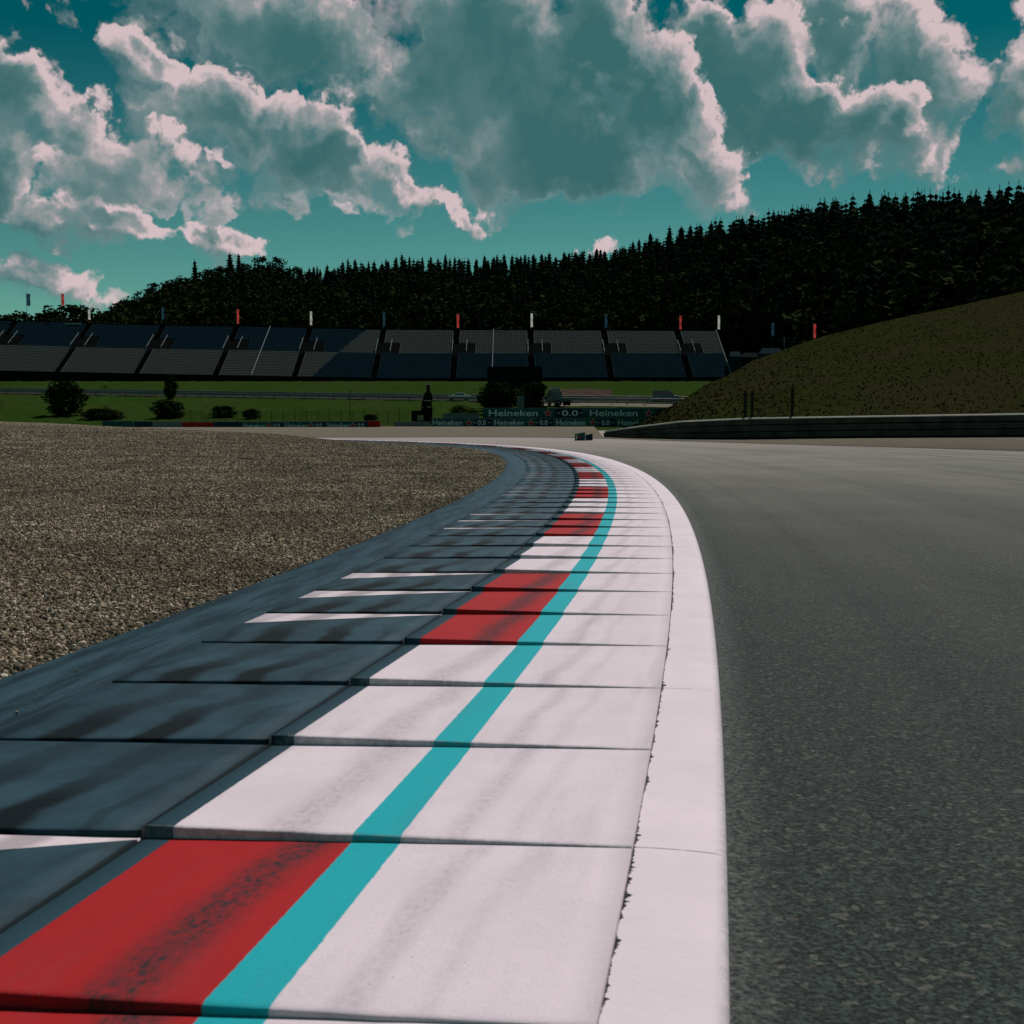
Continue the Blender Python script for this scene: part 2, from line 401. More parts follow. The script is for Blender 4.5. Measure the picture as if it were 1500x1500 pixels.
# outer apron strip
m, nt, b = new_mat('apron_edge', .8, .05); uv, o, s = uv_nodes(nt); tc = nt.new('ShaderNodeTexCoord').outputs['Object']
n1 = nt.noise(nt.scale_vec(uv, (9, .9, 0)), 1.0, 6, .65); n2 = nt.noise(tc, 45, 4, .65)
col = nt.mix(nt.ramp(n1, .38, .62), (.012,.031,.041), (.034,.076,.096))
col = nt.mix(nt.ramp(n2, .62, .72, 0, .6), col, (.18,.17,.15))
col = nt.mix(nt.ramp(s, 1.5, 22, .0, .5, smooth=False), col, (.055,.118,.144))  # strip also brightens with distance, a vignette painted into its colour
nt.l.new(col, b.inputs['Base Color']); nt.l.new(nt.bump(n2, .6, .006), b.inputs['Normal']); M['apron_edge'] = m

# asphalt
m, nt, b = new_mat('asphalt', .8, .10); uv, o, s = uv_nodes(nt); tc = nt.new('ShaderNodeTexCoord').outputs['Object']
vd = nt.voronoi(tc, 105, out='Color'); vs = nt.new('ShaderNodeSeparateColor'); nt.l.new(vd, vs.inputs[0])
vdist = nt.voronoi(tc, 95)
v2 = nt.voronoi(tc, 62, out='Color'); vs2 = nt.new('ShaderNodeSeparateColor'); nt.l.new(v2, vs2.inputs[0])
n1 = nt.noise(tc, 60, 5, .75); n0 = nt.noise(tc, .35, 5, .6)
base = nt.mix(nt.ramp(vs.outputs[0], .1, 1.0), (.007,.016,.014), (.058,.090,.076))
base = nt.mix(nt.ramp(vs2.outputs[0], .90, .97, 0, .7), base, (.15,.155,.13))
base = nt.mix(nt.ramp(n1, .33, .56, .75, 0), base, (.010,.015,.014))
streak = nt.noise(nt.scale_vec(uv, (.42, .012, 0)), 1.0, 5, .6)
st2 = nt.noise(nt.scale_vec(uv, (1.6, .02, 0)), 1.0, 4, .6)
k = nt.math('ADD', nt.ramp(streak, .36, .64), nt.math('MULTIPLY', nt.ramp(st2, .35, .7), .35))
dst = nt.new('ShaderNodeVectorMath', operation='LENGTH'); nt.l.new(tc, dst.inputs[0])
vignette_fade = nt.ramp(s, 2, 38)                                   # painted-in brightness falloff: vignetted dark nearby, pale sheen further off
base = nt.mix(nt.math('MULTIPLY', vignette_fade, .80), base, (.190,.200,.165))
base = nt.mix(nt.math('MULTIPLY', k, nt.math('MULTIPLY_ADD', vignette_fade, .42, .06)), base, (.30,.28,.24))
base = nt.mix(nt.ramp(n0, .3, .7, .28, 0), base, (.022,.028,.026))
base = nt.mix(nt.math('MULTIPLY', nt.ramp(s, 34, 66), .75), base, (.36,.325,.29))  # pale grazing sheen of the far track, painted into the base colour
rb = nt.noise(nt.scale_vec(uv, (2.6, .015, 0)), 1.0, 3, .5); rb2 = nt.math('MULTIPLY', nt.ramp(rb, .58, .68), nt.ramp(o, -9, -1.2, .5, .12)); base = nt.mix(rb2, base, (.018,.022,.021))
dust = nt.math('MULTIPLY', nt.ramp(o, -.16, .0), nt.ramp(n1, .35, .65)); base = nt.mix(nt.math('MULTIPLY', dust, .5), base, (.19,.21,.19))
nt.l.new(base, b.inputs['Base Color'])
hh = nt.math('MULTIPLY_ADD', vdist, -.9, nt.math('MULTIPLY', n1, 1.4))
nt.l.new(nt.bump(hh, .9, .006), b.inputs['Normal']); M['asphalt'] = m

# gravel sheet and loose stones
def gravel_mat(name, lo, hi, far=False):
    m, nt, b = new_mat(name, .9, 0.0); tc = nt.new('ShaderNodeTexCoord').outputs['Object']
    v = nt.voronoi(tc, 34, out='Color'); vs = nt.new('ShaderNodeSeparateColor'); nt.l.new(v, vs.inputs[0])
    vd = nt.voronoi(tc, 34); n = nt.noise(tc, 9, 6, .7); big = nt.noise(tc, .5, 4, .6)
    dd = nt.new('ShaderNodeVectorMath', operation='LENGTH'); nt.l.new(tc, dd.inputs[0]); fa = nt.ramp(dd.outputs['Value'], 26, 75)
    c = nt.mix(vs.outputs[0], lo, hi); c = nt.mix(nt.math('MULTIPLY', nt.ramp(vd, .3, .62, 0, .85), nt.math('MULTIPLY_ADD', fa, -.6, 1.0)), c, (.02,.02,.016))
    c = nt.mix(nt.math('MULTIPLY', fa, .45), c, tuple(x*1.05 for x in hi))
    c = nt.mix(nt.ramp(n, .35, .6, .65, 0), c, (.045,.042,.033)); c = nt.mix(nt.ramp(big, .3, .7, .35, 0), c, lo)
    nt.l.new(c, b.inputs['Base Color'])
    h = nt.math('MULTIPLY_ADD', vd, -1.0, nt.math('MULTIPLY', n, 1.6)); nt.l.new(nt.bump(h, 1.0, .03), b.inputs['Normal'])
    return m
M['gravel'] = gravel_mat('gravel', (.11,.096,.068), (.40,.345,.24))
M['runoff'] = gravel_mat('runoff', (.16,.150,.112), (.31,.29,.222))
m, nt, b = new_mat('stone', .85, .06); oi = nt.new('ShaderNodeObjectInfo'); tc = nt.new('ShaderNodeTexCoord').outputs['Object']
rc = nt.new('ShaderNodeValToRGB'); nt.l.new(oi.outputs['Random'], rc.inputs[0])
e = rc.color_ramp.elements; e[0].color = (.06,.052,.038,1); e[1].color = (.78,.71,.55,1); q = e.new(.45); q.color = (.36,.285,.18,1); q = e.new(.75); q.color = (.48,.375,.24,1); q = e.new(.62); q.color = (.16,.15,.125,1)
gp = nt.new('ShaderNodeNewGeometry').outputs['Position']; pn = nt.noise(gp, .55, 5, .65)
nt.l.new(nt.mix(nt.ramp(pn, .32, .68, .62, 0), rc.outputs[0], (.085,.068,.045)), b.inputs['Base Color']); M['stone'] = m

def grass_mat(name, a, c, dry, amt, sc=1.0):
    m, nt, b = new_mat(name, 1.0, .0); tc = nt.new('ShaderNodeTexCoord').outputs['Object']
    n = nt.noise(tc, 1.1*sc, 7, .72); n2 = nt.noise(tc, .10*sc, 5, .6); n3 = nt.noise(tc, 7*sc, 4, .7)
    k = nt.mix(nt.ramp(n, .3, .7), a, c); k = nt.mix(nt.ramp(n2, .38, .60, 0, amt), k, dry)
    k = nt.mix(nt.ramp(n3, .3, .55, .25, 0), k, tuple(x*.3 for x in a)); nt.l.new(k, b.inputs['Base Color'])
    nt.l.new(nt.bump(nt.math('ADD', n, n3), .5, .06), b.inputs['Normal']); return m
M['grass'] = grass_mat('meadow_grass', (.014,.036,.006), (.028,.062,.010), (.04,.05,.016), .35, .6)
M['bank'] = grass_mat('bank_grass', (.016,.023,.006), (.026,.032,.008), (.027,.024,.011), .8)
M['blade'] = simple('grass_blade', (.019,.021,.007), .8, .15, .4, .12)
M['forest_floor'] = simple('forest_floor', (.010,.012,.007), .95, .05)
M['conifer'] = simple('conifer_needles', (.014,.022,.013), .85, .12, .5, .35)
M['broadleaf'] = simple('broadleaf_foliage', (.028,.038,.013), .8, .12, .6, .30)
M['bush'] = simple('bush_foliage', (.018,.030,.010), .8, .12, .5, .8)
M['bushlime'] = simple('lime_bush_foliage', (.07,.12,.014), .8, .12, .4, .8)
M['bark'] = simple('bark', (.030,.024,.018), .9, .1)
M['seat_grey'] = simple('seat_grey', (.056,.070,.066), .6, .25, .12, 30)
M['seat_blue'] = simple('seat_blue', (.008,.023,.033), .6, .25, .2, 30)
M['terrace'] = simple('terrace_concrete', (.022,.021,.020), .9, .1)
M['aisle'] = simple('aisle_steps', (.095,.070,.055), .9, .1)
M['dark'] = simple('dark_panel', (.008,.009,.009), .7, .2)
M['rail_white'] = simple('rail_white', (.30,.36,.34), .5, .3, .05)
M['steel'] = simple('galvanised_steel', (.16,.17,.16), .45, .5, .2, 2.0, .4)
M['armco'] = simple('weathered_barrier', (.060,.062,.054), .5, .35, .3, 1.2, .0)
M['post'] = simple('dark_post', (.018,.022,.022), .6, .3)
M['board_green'] = simple('board_green', (.012,.085,.078), .55, .3, .15, .5)
M['board_navy'] = simple('board_navy', (.014,.036,.064), .55, .3, .15, .5)
M['board_red'] = simple('board_red', (.30,.020,.016), .55, .3, .1)
M['lettering'] = simple('lettering', (.52,.66,.62), .6, .3, .05)
M['star_red'] = simple('star_red', (.42,.035,.03), .6, .3, .05)
M['grey_box'] = simple('pale_grey_box', (.13,.16,.16), .7, .3, .1)
M['tent_grey'] = simple('tent_canvas', (.020,.036,.042), .8, .2, .1)
M['cap'] = simple('sunlit_edge_cap', (.42,.42,.36), .5, .3, .1)  # pale tone stands in for sun catching the barrier's top edge
M['lightgrey'] = simple('light_grey', (.30,.33,.33), .5, .4, .1)
M['car_white'] = simple('car_paint_white', (.62,.68,.68), .25, .6, .04)
M['car_grey'] = simple('car_paint_grey', (.13,.15,.15), .3, .6, .04)
M['glass'] = simple('dark_glass', (.012,.016,.018), .08, .8, .05)
M['tyre'] = simple('tyre_rubber', (.010,.010,.010), .8, .2)
M['flag_white'] = simple('banner_white', (.62,.66,.60), .7, .2, .05)
M['flag_red'] = simple('banner_red', (.60,.07,.06), .7, .2, .05)
M['flag_blue'] = simple('banner_blue', (.02,.07,.11), .7, .2, .05)
M['line_blue'] = simple('painted_line', (.035,.12,.15), .6, .3, .1)
M['bed'] = simple('joint_filler', (.010,.014,.015), .9, .1)
M['amber'] = simple('amber_panel', (.40,.33,.20), .5, .3, .05)
M['earth'] = simple('bare_earth', (.060,.045,.035), .95, .1, .4, .4)
M['road'] = simple('service_road_asphalt', (.035,.040,.038), .8, .3, .2, .3)

for k_ in ('flag_white', 'flag_red', 'flag_blue'):                # thin cloth lets the sun through
    t_ = NT(M[k_].node_tree); ou = [n for n in t_.n if n.type == 'OUTPUT_MATERIAL'][0]; pb = t_.n['Principled BSDF']; tl = t_.new('ShaderNodeBsdfTranslucent')
    t_.l.new(pb.inputs['Base Color'].links[0].from_socket, tl.inputs[0]); mxs = t_.new('ShaderNodeMixShader'); mxs.inputs[0].default_value = .65
    t_.l.new(pb.outputs[0], mxs.inputs[1]); t_.l.new(tl.outputs[0], mxs.inputs[2]); t_.l.new(mxs.outputs[0], ou.inputs[0])

# ================================================================= TERRAIN
SKX = [-900,-200,0,60,100,135,150,200,290,345,400,450,520,600,700,800,900,960,1000,1080,1150,1200,1300,1400,1500,1700,2300]
SKY_ = [500,478,474,470,458,470,456,428,398,380,384,394,382,376,376,370,363,350,340,323,317,305,296,292,284,270,260]
RX = [-900,0,150,300,600,900,1000,1200,1500,1700,2300]
RY = [560,560,560,600,700,710,640,530,440,420,400]
FX = [-900,1000,1080,1250,1500,2300]; FY = [378,378,372,262,225,200]
TREE_H = 17.0
def base_z(Y): return np.where(Y < 150, -.25+.45*np.clip((Y-95)/55, 0, 1), .20+.066*(Y-150))
def terrain(X, Y):
    X = np.asarray(X, float); Y = np.asarray(Y, float)
    az = np.arctan2(X, Y); azc = np.clip(az, -.62, .62); r = np.hypot(X, Y); Ye = r*np.cos(azc)
    pxx = 750 + F*np.tan(azc)*1.0/ (cp) * 1.0
    yf = interp(pxx, FX, FY); yr = interp(pxx, RX, RY); sk = interp(pxx, SKX, SKY_)
    zr = CAMZ + (615.4-(sk+TREE_H*F/yr))*yr/F
    zf = base_z(yf)
    t = np.clip((Ye-yf)/(yr-yf), 0, 1)
    z = np.where(Ye < yf, base_z(Ye), zf+(zr-zf)*t**.92)
    z = np.where(Ye > yr, zr-(Ye-yr)*.10, z)
    fade = np.clip((np.abs(az)-1.0)/.8, 0, 1)
    return z*(1-fade)+np.minimum(z, 2.0)*fade
def TZ(x, y): return float(terrain(x, y))
def G(px, py):                                  # where the sight line of a survey point meets the terrain
    d = ray(px, py); prev = None
    for Y in np.arange(100, 700, .5):
        t = Y/d[1]; z = CAMZ+d[2]*t
        if z <= TZ(d[0]*t, Y): return (d[0]*t, Y, TZ(d[0]*t, Y))
    return (d[0]*t, Y, TZ(d[0]*t, Y))
azs = np.unique(np.concatenate([np.linspace(-math.pi, math.pi, 160), np.linspace(-.6, .6, 260)]))
rs = np.geomspace(1.5, 3500, 260)
A_, R_ = np.meshgrid(azs, rs, indexing='ij'); X = R_*np.sin(A_); Y = R_*np.cos(A_)
Z = terrain(X, Y) + np.where(R_ > 152, rng.normal(0, .06, X.shape), 0)
V = np.stack([X, Y, Z], -1).reshape(-1, 3); Fc = grid_faces(len(azs), len(rs))
# two sheets: meadow up to the wood, forest floor beyond
ctr = V[Fc].mean(1); pxx = 750+F*np.tan(np.clip(np.arctan2(ctr[:, 0], ctr[:, 1]), -.62, .62)); rr = np.hypot(ctr[:, 0], ctr[:, 1])
isf = rr > interp(pxx, FX, FY)*1.03
gr_ = np_mesh('ground', V, Fc[~isf][:, ::-1], M['grass'], smooth=True); tag(gr_, kind='structure')
ff_ = np_mesh('hills', V, Fc[isf][:, ::-1], M['forest_floor'], smooth=True); tag(ff_, kind='structure')

# ================================================================= TRACK
def loft_sheet(name, s_arr, o_arr, zf, mat, parent=None):
    Sg, Og = np.meshgrid(s_arr, o_arr, indexing='ij'); x, y = K(Sg, Og)
    V = np.stack([x, y, zf(Sg, Og)], -1).reshape(-1, 3); uv = np.stack([Og, Sg], -1).reshape(-1, 2)
    return np_mesh(name, V, grid_faces(len(s_arr), len(o_arr))[:, ::-1], mat, parent, uv=uv, smooth=True)
sa = np.arange(-20, 128, .5)
oa = np.concatenate([[.05, 0], -np.geomspace(.1, 66, 46)])
tag(loft_sheet('racing_track', sa, oa, lambda S, O: np.full(S.shape, -.012), M['asphalt']), kind='structure')

# ---- kerb
kerb = empty('kerb', (0, 0, 0)); tag(kerb, 'red and white stepped kerb with a cyan stripe curving along the asphalt', 'kerb')
loft_sheet('kerb_bed', np.arange(S_MIN, S_MAX, .25), np.array([2.985, 2.0, 1.2, .6, .23]), lambda S, O: np.full(S.shape, -.018), M['bed'], kerb)
sa = np.arange(S_MIN, S_MAX, .18)
oe = np.array([-.004, .0, .004, .012, .03, .07, .13, .19, .234]); ze = np.array([-.03, -.010, .000, .006, .0105, .0135, .015, .015, .0145])
loft_sheet('edge_strip', sa, oe, lambda S, O: np.interp(O, oe, ze) + .0*S, M['edge'], kerb)
def slab(name, s0, s1, oa, lip0, lip1, zb0, zb1, mat, nv=6, gap=.005, jag=0.0):
    f = np.array([0, 0, .006, .014, .03, .25, .5, .75, 1.0]); nu = len(oa)
    L = np.interp(oa, [oa[0], oa[-1]], [lip0, lip1]); zb = np.interp(oa, [oa[0], oa[-1]], [zb0, zb1])
    Sg = s0 + f[:, None]*(s1-gap-s0)*np.ones((1, nu)); Og = np.ones((len(f), 1))*oa[None, :]
    jj = rng.normal(0, jag, (1, nu))*(f[:, None] < .01)
    x, y = K(Sg+jj-.11*(Og-.2356), Og)
    nose = np.array([0, -.0055, -.0022, -.0006, 0, 0, 0, 0, 0])
    z = zb+L*(1-f[:, None]) + nose[:, None]; z[0, :] = -.016
    V = np.stack([x, y, z], -1).reshape(-1, 3); uv = np.stack([Og, np.clip(Sg, s0+.001, s1-.001)], -1).reshape(-1, 2)
    n0 = len(V); skirt = []
    # side faces along both long edges
    Fc = [tuple(q) for q in grid_faces(len(f), nu)]
    for col_, sgn in ((0, 1), (nu-1, -1)):
        ids = []
        for k_ in range(len(f)):
            p = V[k_*nu+col_].copy(); p[2] = -.017; V = np.vstack([V, p]); uv = np.vstack([uv, uv[k_*nu+col_]]); ids.append(len(V)-1)
        for k_ in range(len(f)-1):
            a, b_, c, d_ = k_*nu+col_, (k_+1)*nu+col_, ids[k_+1], ids[k_]
            Fc.append((a, b_, c, d_) if sgn < 0 else (a, d_, c, b_))
    return np_mesh(name, V, Fc, mat, kerb, uv=uv, smooth=False)
nmin = int(math.ceil((S_MIN-S_SEAM0)/PER)); nmax = int((80-S_SEAM0)/PER)
o1 = np.linspace(.2385, 1.500, 14); o2 = np.linspace(1.510, 2.500, 10)
for n in range(nmin, nmax):
    s0 = S_SEAM0+n*PER; red = (n % 6) in (4, 5, 0)
    o = slab('kerb_slab', s0, s0+PER, o1, .003, .033, .0145, .012, M['slab_red' if red else 'slab_white'], jag=.0012)
    o['label'] = 'stepped slab with red outer half' if red else 'stepped slab painted white'
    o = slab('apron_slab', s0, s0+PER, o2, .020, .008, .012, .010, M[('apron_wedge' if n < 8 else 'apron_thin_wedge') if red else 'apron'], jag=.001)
    o['label'] = 'grey slab with white wedge' if red else 'plain grey slab'
SE = S_SEAM0+nmax*PER
loft_sheet('kerb_end', np.arange(SE, S_MAX, .5), np.array([2.5, 1.5, .236]), lambda S, O: np.full(S.shape, .012), M['slab_white'], kerb)
loft_sheet('apron_edge', np.arange(S_MIN, S_MAX, .3), np.array([3.02, 2.99, 2.8, 2.65, 2.504, 2.502]), lambda S, O: np.interp(O, [2.502, 2.504, 2.99, 3.02], [-.017, .010, .012, -.03]), M['apron_edge'], kerb)

# ---- gravel trap inside the corner
cr_ = [(-600,612.5,44),(-200,613.5,56),(0,618.3,60),(100,622,61),(200,627,60.5),(270,631,59.5),(400,636.5,58.5),(470,641,58.5),(520,646,58)]
ca = [-3.2, -1.3]; crr = [45, 50]; crz = [.75, .95]
for (x, y, Yc) in cr_:
    p = at(x, y, Yc); ca.append(math.atan2(p[0], p[1])); crr.append(math.hypot(p[0], p[1])); crz.append(max(p[2], 0))
ca.append(.3); crr.append(45); crz.append(0)
def dome(X, Y, d):
    a = np.arctan2(X, Y); r = np.hypot(X, Y); rc_ = np.interp(a, ca, crr); zc = np.interp(a, ca, crz); u = r/rc_
    z = np.where(u < 1, zc*np.clip(u, 0, 1)**2.2, zc*np.clip(1-((u-1)/.17)**2, 0, 1))
    e = np.clip((d-.2)/3.0, 0, 1); e = e*e*(3-2*e)
    return z*e
azs = np.unique(np.concatenate([np.linspace(-2.9, -.5, 90), np.linspace(-.5, .3, 420)])); rs = np.geomspace(.8, 120, 420)
A_, R_ = np.meshgrid(azs, rs, indexing='ij'); X = R_*np.sin(A_); Y = R_*np.cos(A_)
Pq = np.stack([X, Y], -1).reshape(-1, 2); D = edge_distance(Pq).reshape(X.shape)
rz = np.interp(D, [-.12, .02, .10, .5], [-.16, .006, .018, .022])
bumps = (np.sin(X*1.9+np.sin(Y*1.3)*1.5)*np.cos(Y*1.6+X*.4)+.6*np.sin(X*.7-Y*.5))*.018 + rng.normal(0, .006, X.shape)
Z = rz + dome(X, Y, D) + bumps*np.clip(D/.6, 0, 1)
V = np.stack([X, Y, Z], -1).reshape(-1, 3); Fc = grid_faces(len(azs), len(rs))
keep = (D.reshape(-1)[Fc].max(1) > -.25)
gravel = np_mesh('gravel', V, Fc[keep][:, ::-1], M['gravel'], smooth=True); tag(gravel, kind='structure')
# loose stones lying on it (real stones, instanced on a copy of the sheet)
azm = A_.reshape(-1); rv = R_.reshape(-1); dv = D.reshape(-1)
inside = (azm > -.56) & (azm < .25) & (dv > -.04)
fk = Fc[keep & inside[Fc].all(1) & (rv[Fc].max(1) < 66)]
st = np_mesh('gravel_stones', V, fk[:, ::-1], M['stone']); tag(st, 'loose tan stones covering the gravel trap', 'gravel', kind='stuff')
me = st.data; at_ = me.attributes.new('dens', 'FLOAT', 'POINT')
dens_ = np.interp(rv, [0, 9, 16, 28, 40, 54, 66], [1900, 1500, 620, 260, 130, 50, 0])*np.clip((dv+.03)/.10, .0, 1)
dens_ = dens_[:len(me.vertices)] if len(me.vertices) <= len(dens_) else np.pad(dens_, (0, len(me.vertices)-len(dens_)))
at_.data.foreach_set('value', dens_.astype(np.float32))
sat = me.attributes.new('ssz', 'FLOAT', 'POINT'); sat.data.foreach_set('value', np.interp(rv, [0, 9, 20, 44], [.0125, .015, .022, .034]).astype(np.float32))
gn = bpy.data.node_groups.new('scatter_stones', 'GeometryNodeTree')
gn.interface.new_socket('Geometry', in_out='INPUT', socket_type='NodeSocketGeometry'); gn.interface.new_socket('Geometry', in_out='OUTPUT', socket_type='NodeSocketGeometry')
q = NT(gn); gi = q.new('NodeGroupInput'); go = q.new('NodeGroupOutput')
dp = q.new('GeometryNodeDistributePointsOnFaces'); q.l.new(gi.outputs[0], dp.inputs['Mesh'])
na = q.new('GeometryNodeInputNamedAttribute', data_type='FLOAT'); na.inputs['Name'].default_value = 'dens'; q.l.new(na.outputs[0], dp.inputs['Density'])
nb = q.new('GeometryNodeInputNamedAttribute', data_type='FLOAT'); nb.inputs['Name'].default_value = 'ssz'
ico = q.new('GeometryNodeMeshIcoSphere'); ico.inputs['Subdivisions'].default_value = 1; ico.inputs['Radius'].default_value = 1.0
sm = q.new('GeometryNodeSetMaterial'); q.l.new(ico.outputs[0], sm.inputs[0]); sm.inputs['Material'].default_value = M['stone']
ip = q.new('GeometryNodeInstanceOnPoints'); q.l.new(dp.outputs['Points'], ip.inputs['Points']); q.l.new(sm.outputs[0], ip.inputs['Instance'])
rvn = q.new('FunctionNodeRandomValue', data_type='FLOAT_VECTOR'); rvn.inputs[0].default_value = (0,0,0); rvn.inputs[1].default_value = (6.28,6.28,6.28); q.l.new(rvn.outputs[0], ip.inputs['Rotation'])
rs2 = q.new('FunctionNodeRandomValue', data_type='FLOAT_VECTOR'); rs2.inputs[0].default_value = (.6,.45,.35); rs2.inputs[1].default_value = (1.6,1.2,.9); rs2.inputs['Seed'].default_value = 5
vm = q.new('ShaderNodeVectorMath', operation='SCALE'); q.l.new(rs2.outputs[0], vm.inputs[0]); q.l.new(nb.outputs[0], vm.inputs['Scale'])
q.l.new(vm.outputs[0], ip.inputs['Scale']); q.l.new(ip.outputs[0], go.inputs[0])
md = st.modifiers.new('scatter', 'NODES'); md.node_group = gn

# ---- outer run-off: between the far edge of the track and the boards / barrier
Apx = [(-900,640),(-300,640),(100,640),(500,640.5),(600,640.3),(700,640),(800,640.5),(900,642.5),(1000,646),(1250,653),(1500,660),(1800,669),(2300,690)]
Wall_px = [880,885,925,1000,1100,1250,1500,1750,2300]
Wall_b = [(880,640.4,75),(885,640.4,74.5),(925,642,70),(1000,644,66),(1100,643.6,64),(1250,641.5,62),(1500,640,60),(1750,640,57),(2300,641,52)]
Wall_t = [632.5,632,626,617,612.5,610,606,603,598]
def wallbase(px):
    y = interp(px, Wall_px, [w_[1] for w_ in Wall_b]); Y = interp(px, Wall_px, [w_[2] for w_ in Wall_b]); return at(px, y, Y)
def wallpt(px, up=False):
    Y = interp(px, Wall_px, [w_[2] for w_ in Wall_b]); return at(px, interp(px, Wall_px, Wall_t), Y)
pxs = np.concatenate([np.linspace(-900, 870, 60), [884], np.linspace(890, 2300, 70)])
VA = []; tt = np.linspace(0, 1, 14)
for x in pxs:
    a = np.array(on_z(x, interp(x, [p[0] for p in Apx], [p[1] for p in Apx]), .006))
    if x < 875: bq = at(x, 625, 150.0); bq = np.array((bq[0], 150.0, .28))
    else: bq = np.array(wallbase(x)); bq = bq + (bq-a)/max(np.linalg.norm(bq-a), .1)*.8; bq[2] = max(bq[2], .02)
    for t in tt: VA.append(a+(bq-a)*t)
tag(np_mesh('runoff_gravel', VA, grid_faces(len(pxs), len(tt))[:, ::-1], M['runoff'], smooth=True), kind='structure')
VA = []
pl = np.array([on_z(x, interp(x, [p[0] for p in Apx], [p[1] for p in Apx]), .016) for x in np.linspace(-300, 2300, 200)])
for p in pl: VA += [p+np.array((0, -.16, 0)), p]
tag(np_mesh('track_edge_line', VA, grid_faces(len(pl), 2)[:, ::-1], M['line_blue']), kind='structure')

# ---- grass bank on the right
CRx = [886,930,955,1000,1040,1070,1100,1130,1170,1200,1300,1400,1500,1700,2300]
CRy = [636,622,610,585,560,547,528,518,503,493,468,447,425,395,340]
CRY = [80,88,92,97,101,104,107,110,113,116,123,129,135,146,160]
pxs = np.linspace(886, 2300, 330); ns = 46; V = []
for x in pxs:
    a = np.array(wallbase(x)); a[1] += .35; a[2] += .02; c = np.array(at(x, interp(x, CRx, CRy), interp(x, CRx, CRY)))
    a[0] = (x-750)/F*a[1]
    dirn = (c-a); 
    for j in range(ns):
        t = j/(ns-1)
        if t <= .75:
            u = t/.75; p = a+(c-a)*u; p[2] = a[2]+(c[2]-a[2])*(u**1.05) + .22*math.sin(u*9+x*.011)*math.sin(x*.023+u*4)*min(1, u*4)*(1-u)*min(1,(c[2])/6)
        else:
            u = (t-.75)/.25; hd = np.array((dirn[0], dirn[1], 0)); hd /= np.linalg.norm(hd)
            p = c+hd*u*40; p[2] = c[2]*(1-u*u) - 1.0*u
        V.append(p)
V = np.array(V); nb_ = V.shape[0]; V[:, 2] += rng.normal(0, .012, nb_)
bank = np_mesh('grass_bank', V, grid_faces(len(pxs), ns), M['bank'], smooth=True); tag(bank, kind='structure')
# tufts on the bank
Vg = V.reshape(len(pxs), ns, 3); T = []; Tf = []
NT_ = 9000; ii = rng.random(NT_)**1.2*(len(pxs)*.62-1); jj = rng.random(NT_)*(ns*.76-1)
for i, j in zip(ii, jj):
    p = Vg[int(i), int(j)]*(1-(j % 1))+Vg[int(i), int(j)+1]*(j % 1); p2 = Vg[int(i)+1, int(j)]; p = p+(p2-Vg[int(i), int(j)])*(i % 1)
    h = rng.uniform(.04, .13); a = rng.uniform(0, math.pi)
    for k in range(2):
        a += 1.3; dx, dy = math.cos(a)*.09, math.sin(a)*.09; n = len(T); lx, ly = rng.normal(0, .07, 2)
        T += [(p[0]-dx, p[1]-dy, p[2]-.05), (p[0]+dx, p[1]+dy, p[2]-.05), (p[0]+lx, p[1]+ly, p[2]+h)]; Tf.append((n, n+1, n+2))
tag(np_mesh('grass_tufts', T, Tf, M['blade']), 'rough dry grass growing over the bank', 'grass', kind='stuff')

# ================================================================= TREES
def conifer_mesh(seed, layers=17, branches=10, slim=.17):
    g = np.random.default_rng(seed); V = []; Fc = []
    for i in range(layers):
        t = i/(layers-1); z = .10+.90*t; Rr = slim*(1-t)**.55*g.uniform(.8, 1.15)+.006; a0 = g.uniform(0, 6.28)
        for k in range(branches):
            a = a0+2*math.pi*k/branches+g.normal(0, .15); r = Rr*g.uniform(.55, 1.2); w = Rr*.34+.004; dz = -r*.30+g.normal(0, .008)
            ca_, sa_ = math.cos(a), math.sin(a); n = len(V)
            V += [(0, 0, z+.045), (ca_*r*.55-sa_*w, sa_*r*.55+ca_*w, z+dz*.5), (ca_*r, sa_*r, z+dz), (ca_*r*.55+sa_*w, sa_*r*.55-ca_*w, z+dz*.5), (ca_*r*.5, sa_*r*.5, z+dz-.03)]
            Fc += [(n, n+1, n+2), (n, n+2, n+3), (n+1, n+4, n+3)]
    V += [(0, 0, 1.01), (.008, 0, .93), (-.008, .005, .93)]; n = len(V)-3; Fc.append((n, n+1, n+2))
    return np.array(V), np.array(Fc)
def leafy_mesh(seed, n_clump=26, leaves=34, w=.30, z0=.22, leaf=.030, top=1.0):
    g = np.random.default_rng(seed); V = []; Fc = []
    for c in range(n_clump):
        zz = g.uniform(0, 1); rr = w*math.sqrt(max(.05, 1-(2*zz-1)**2*.9))*g.uniform(.35, 1.0); a = g.uniform(0, 6.28)
        cc = np.array((math.cos(a)*rr, math.sin(a)*rr, z0+(top-z0)*(.08+.86*zz))); cr_ = g.uniform(.07, .13)*(w/.3)
        P = g.normal(0, 1, (leaves, 3)); P /= np.linalg.norm(P, axis=1)[:, None]; P = cc+P*cr_*g.uniform(.55, 1.15, (leaves, 1))*np.array((1, 1, .75))
        for p in P:
            u = g.normal(0, 1, 3); u /= np.linalg.norm(u); v = np.cross(u, g.normal(0, 1, 3)); v /= np.linalg.norm(v); n = len(V); s_ = leaf*g.uniform(.6, 1.3)
            V += [p-u*s_, p+v*s_*.7, p+u*s_, p-v*s_*.7]; Fc += [(n, n+1, n+2), (n, n+2, n+3)]
    return np.array(V), np.array(Fc)
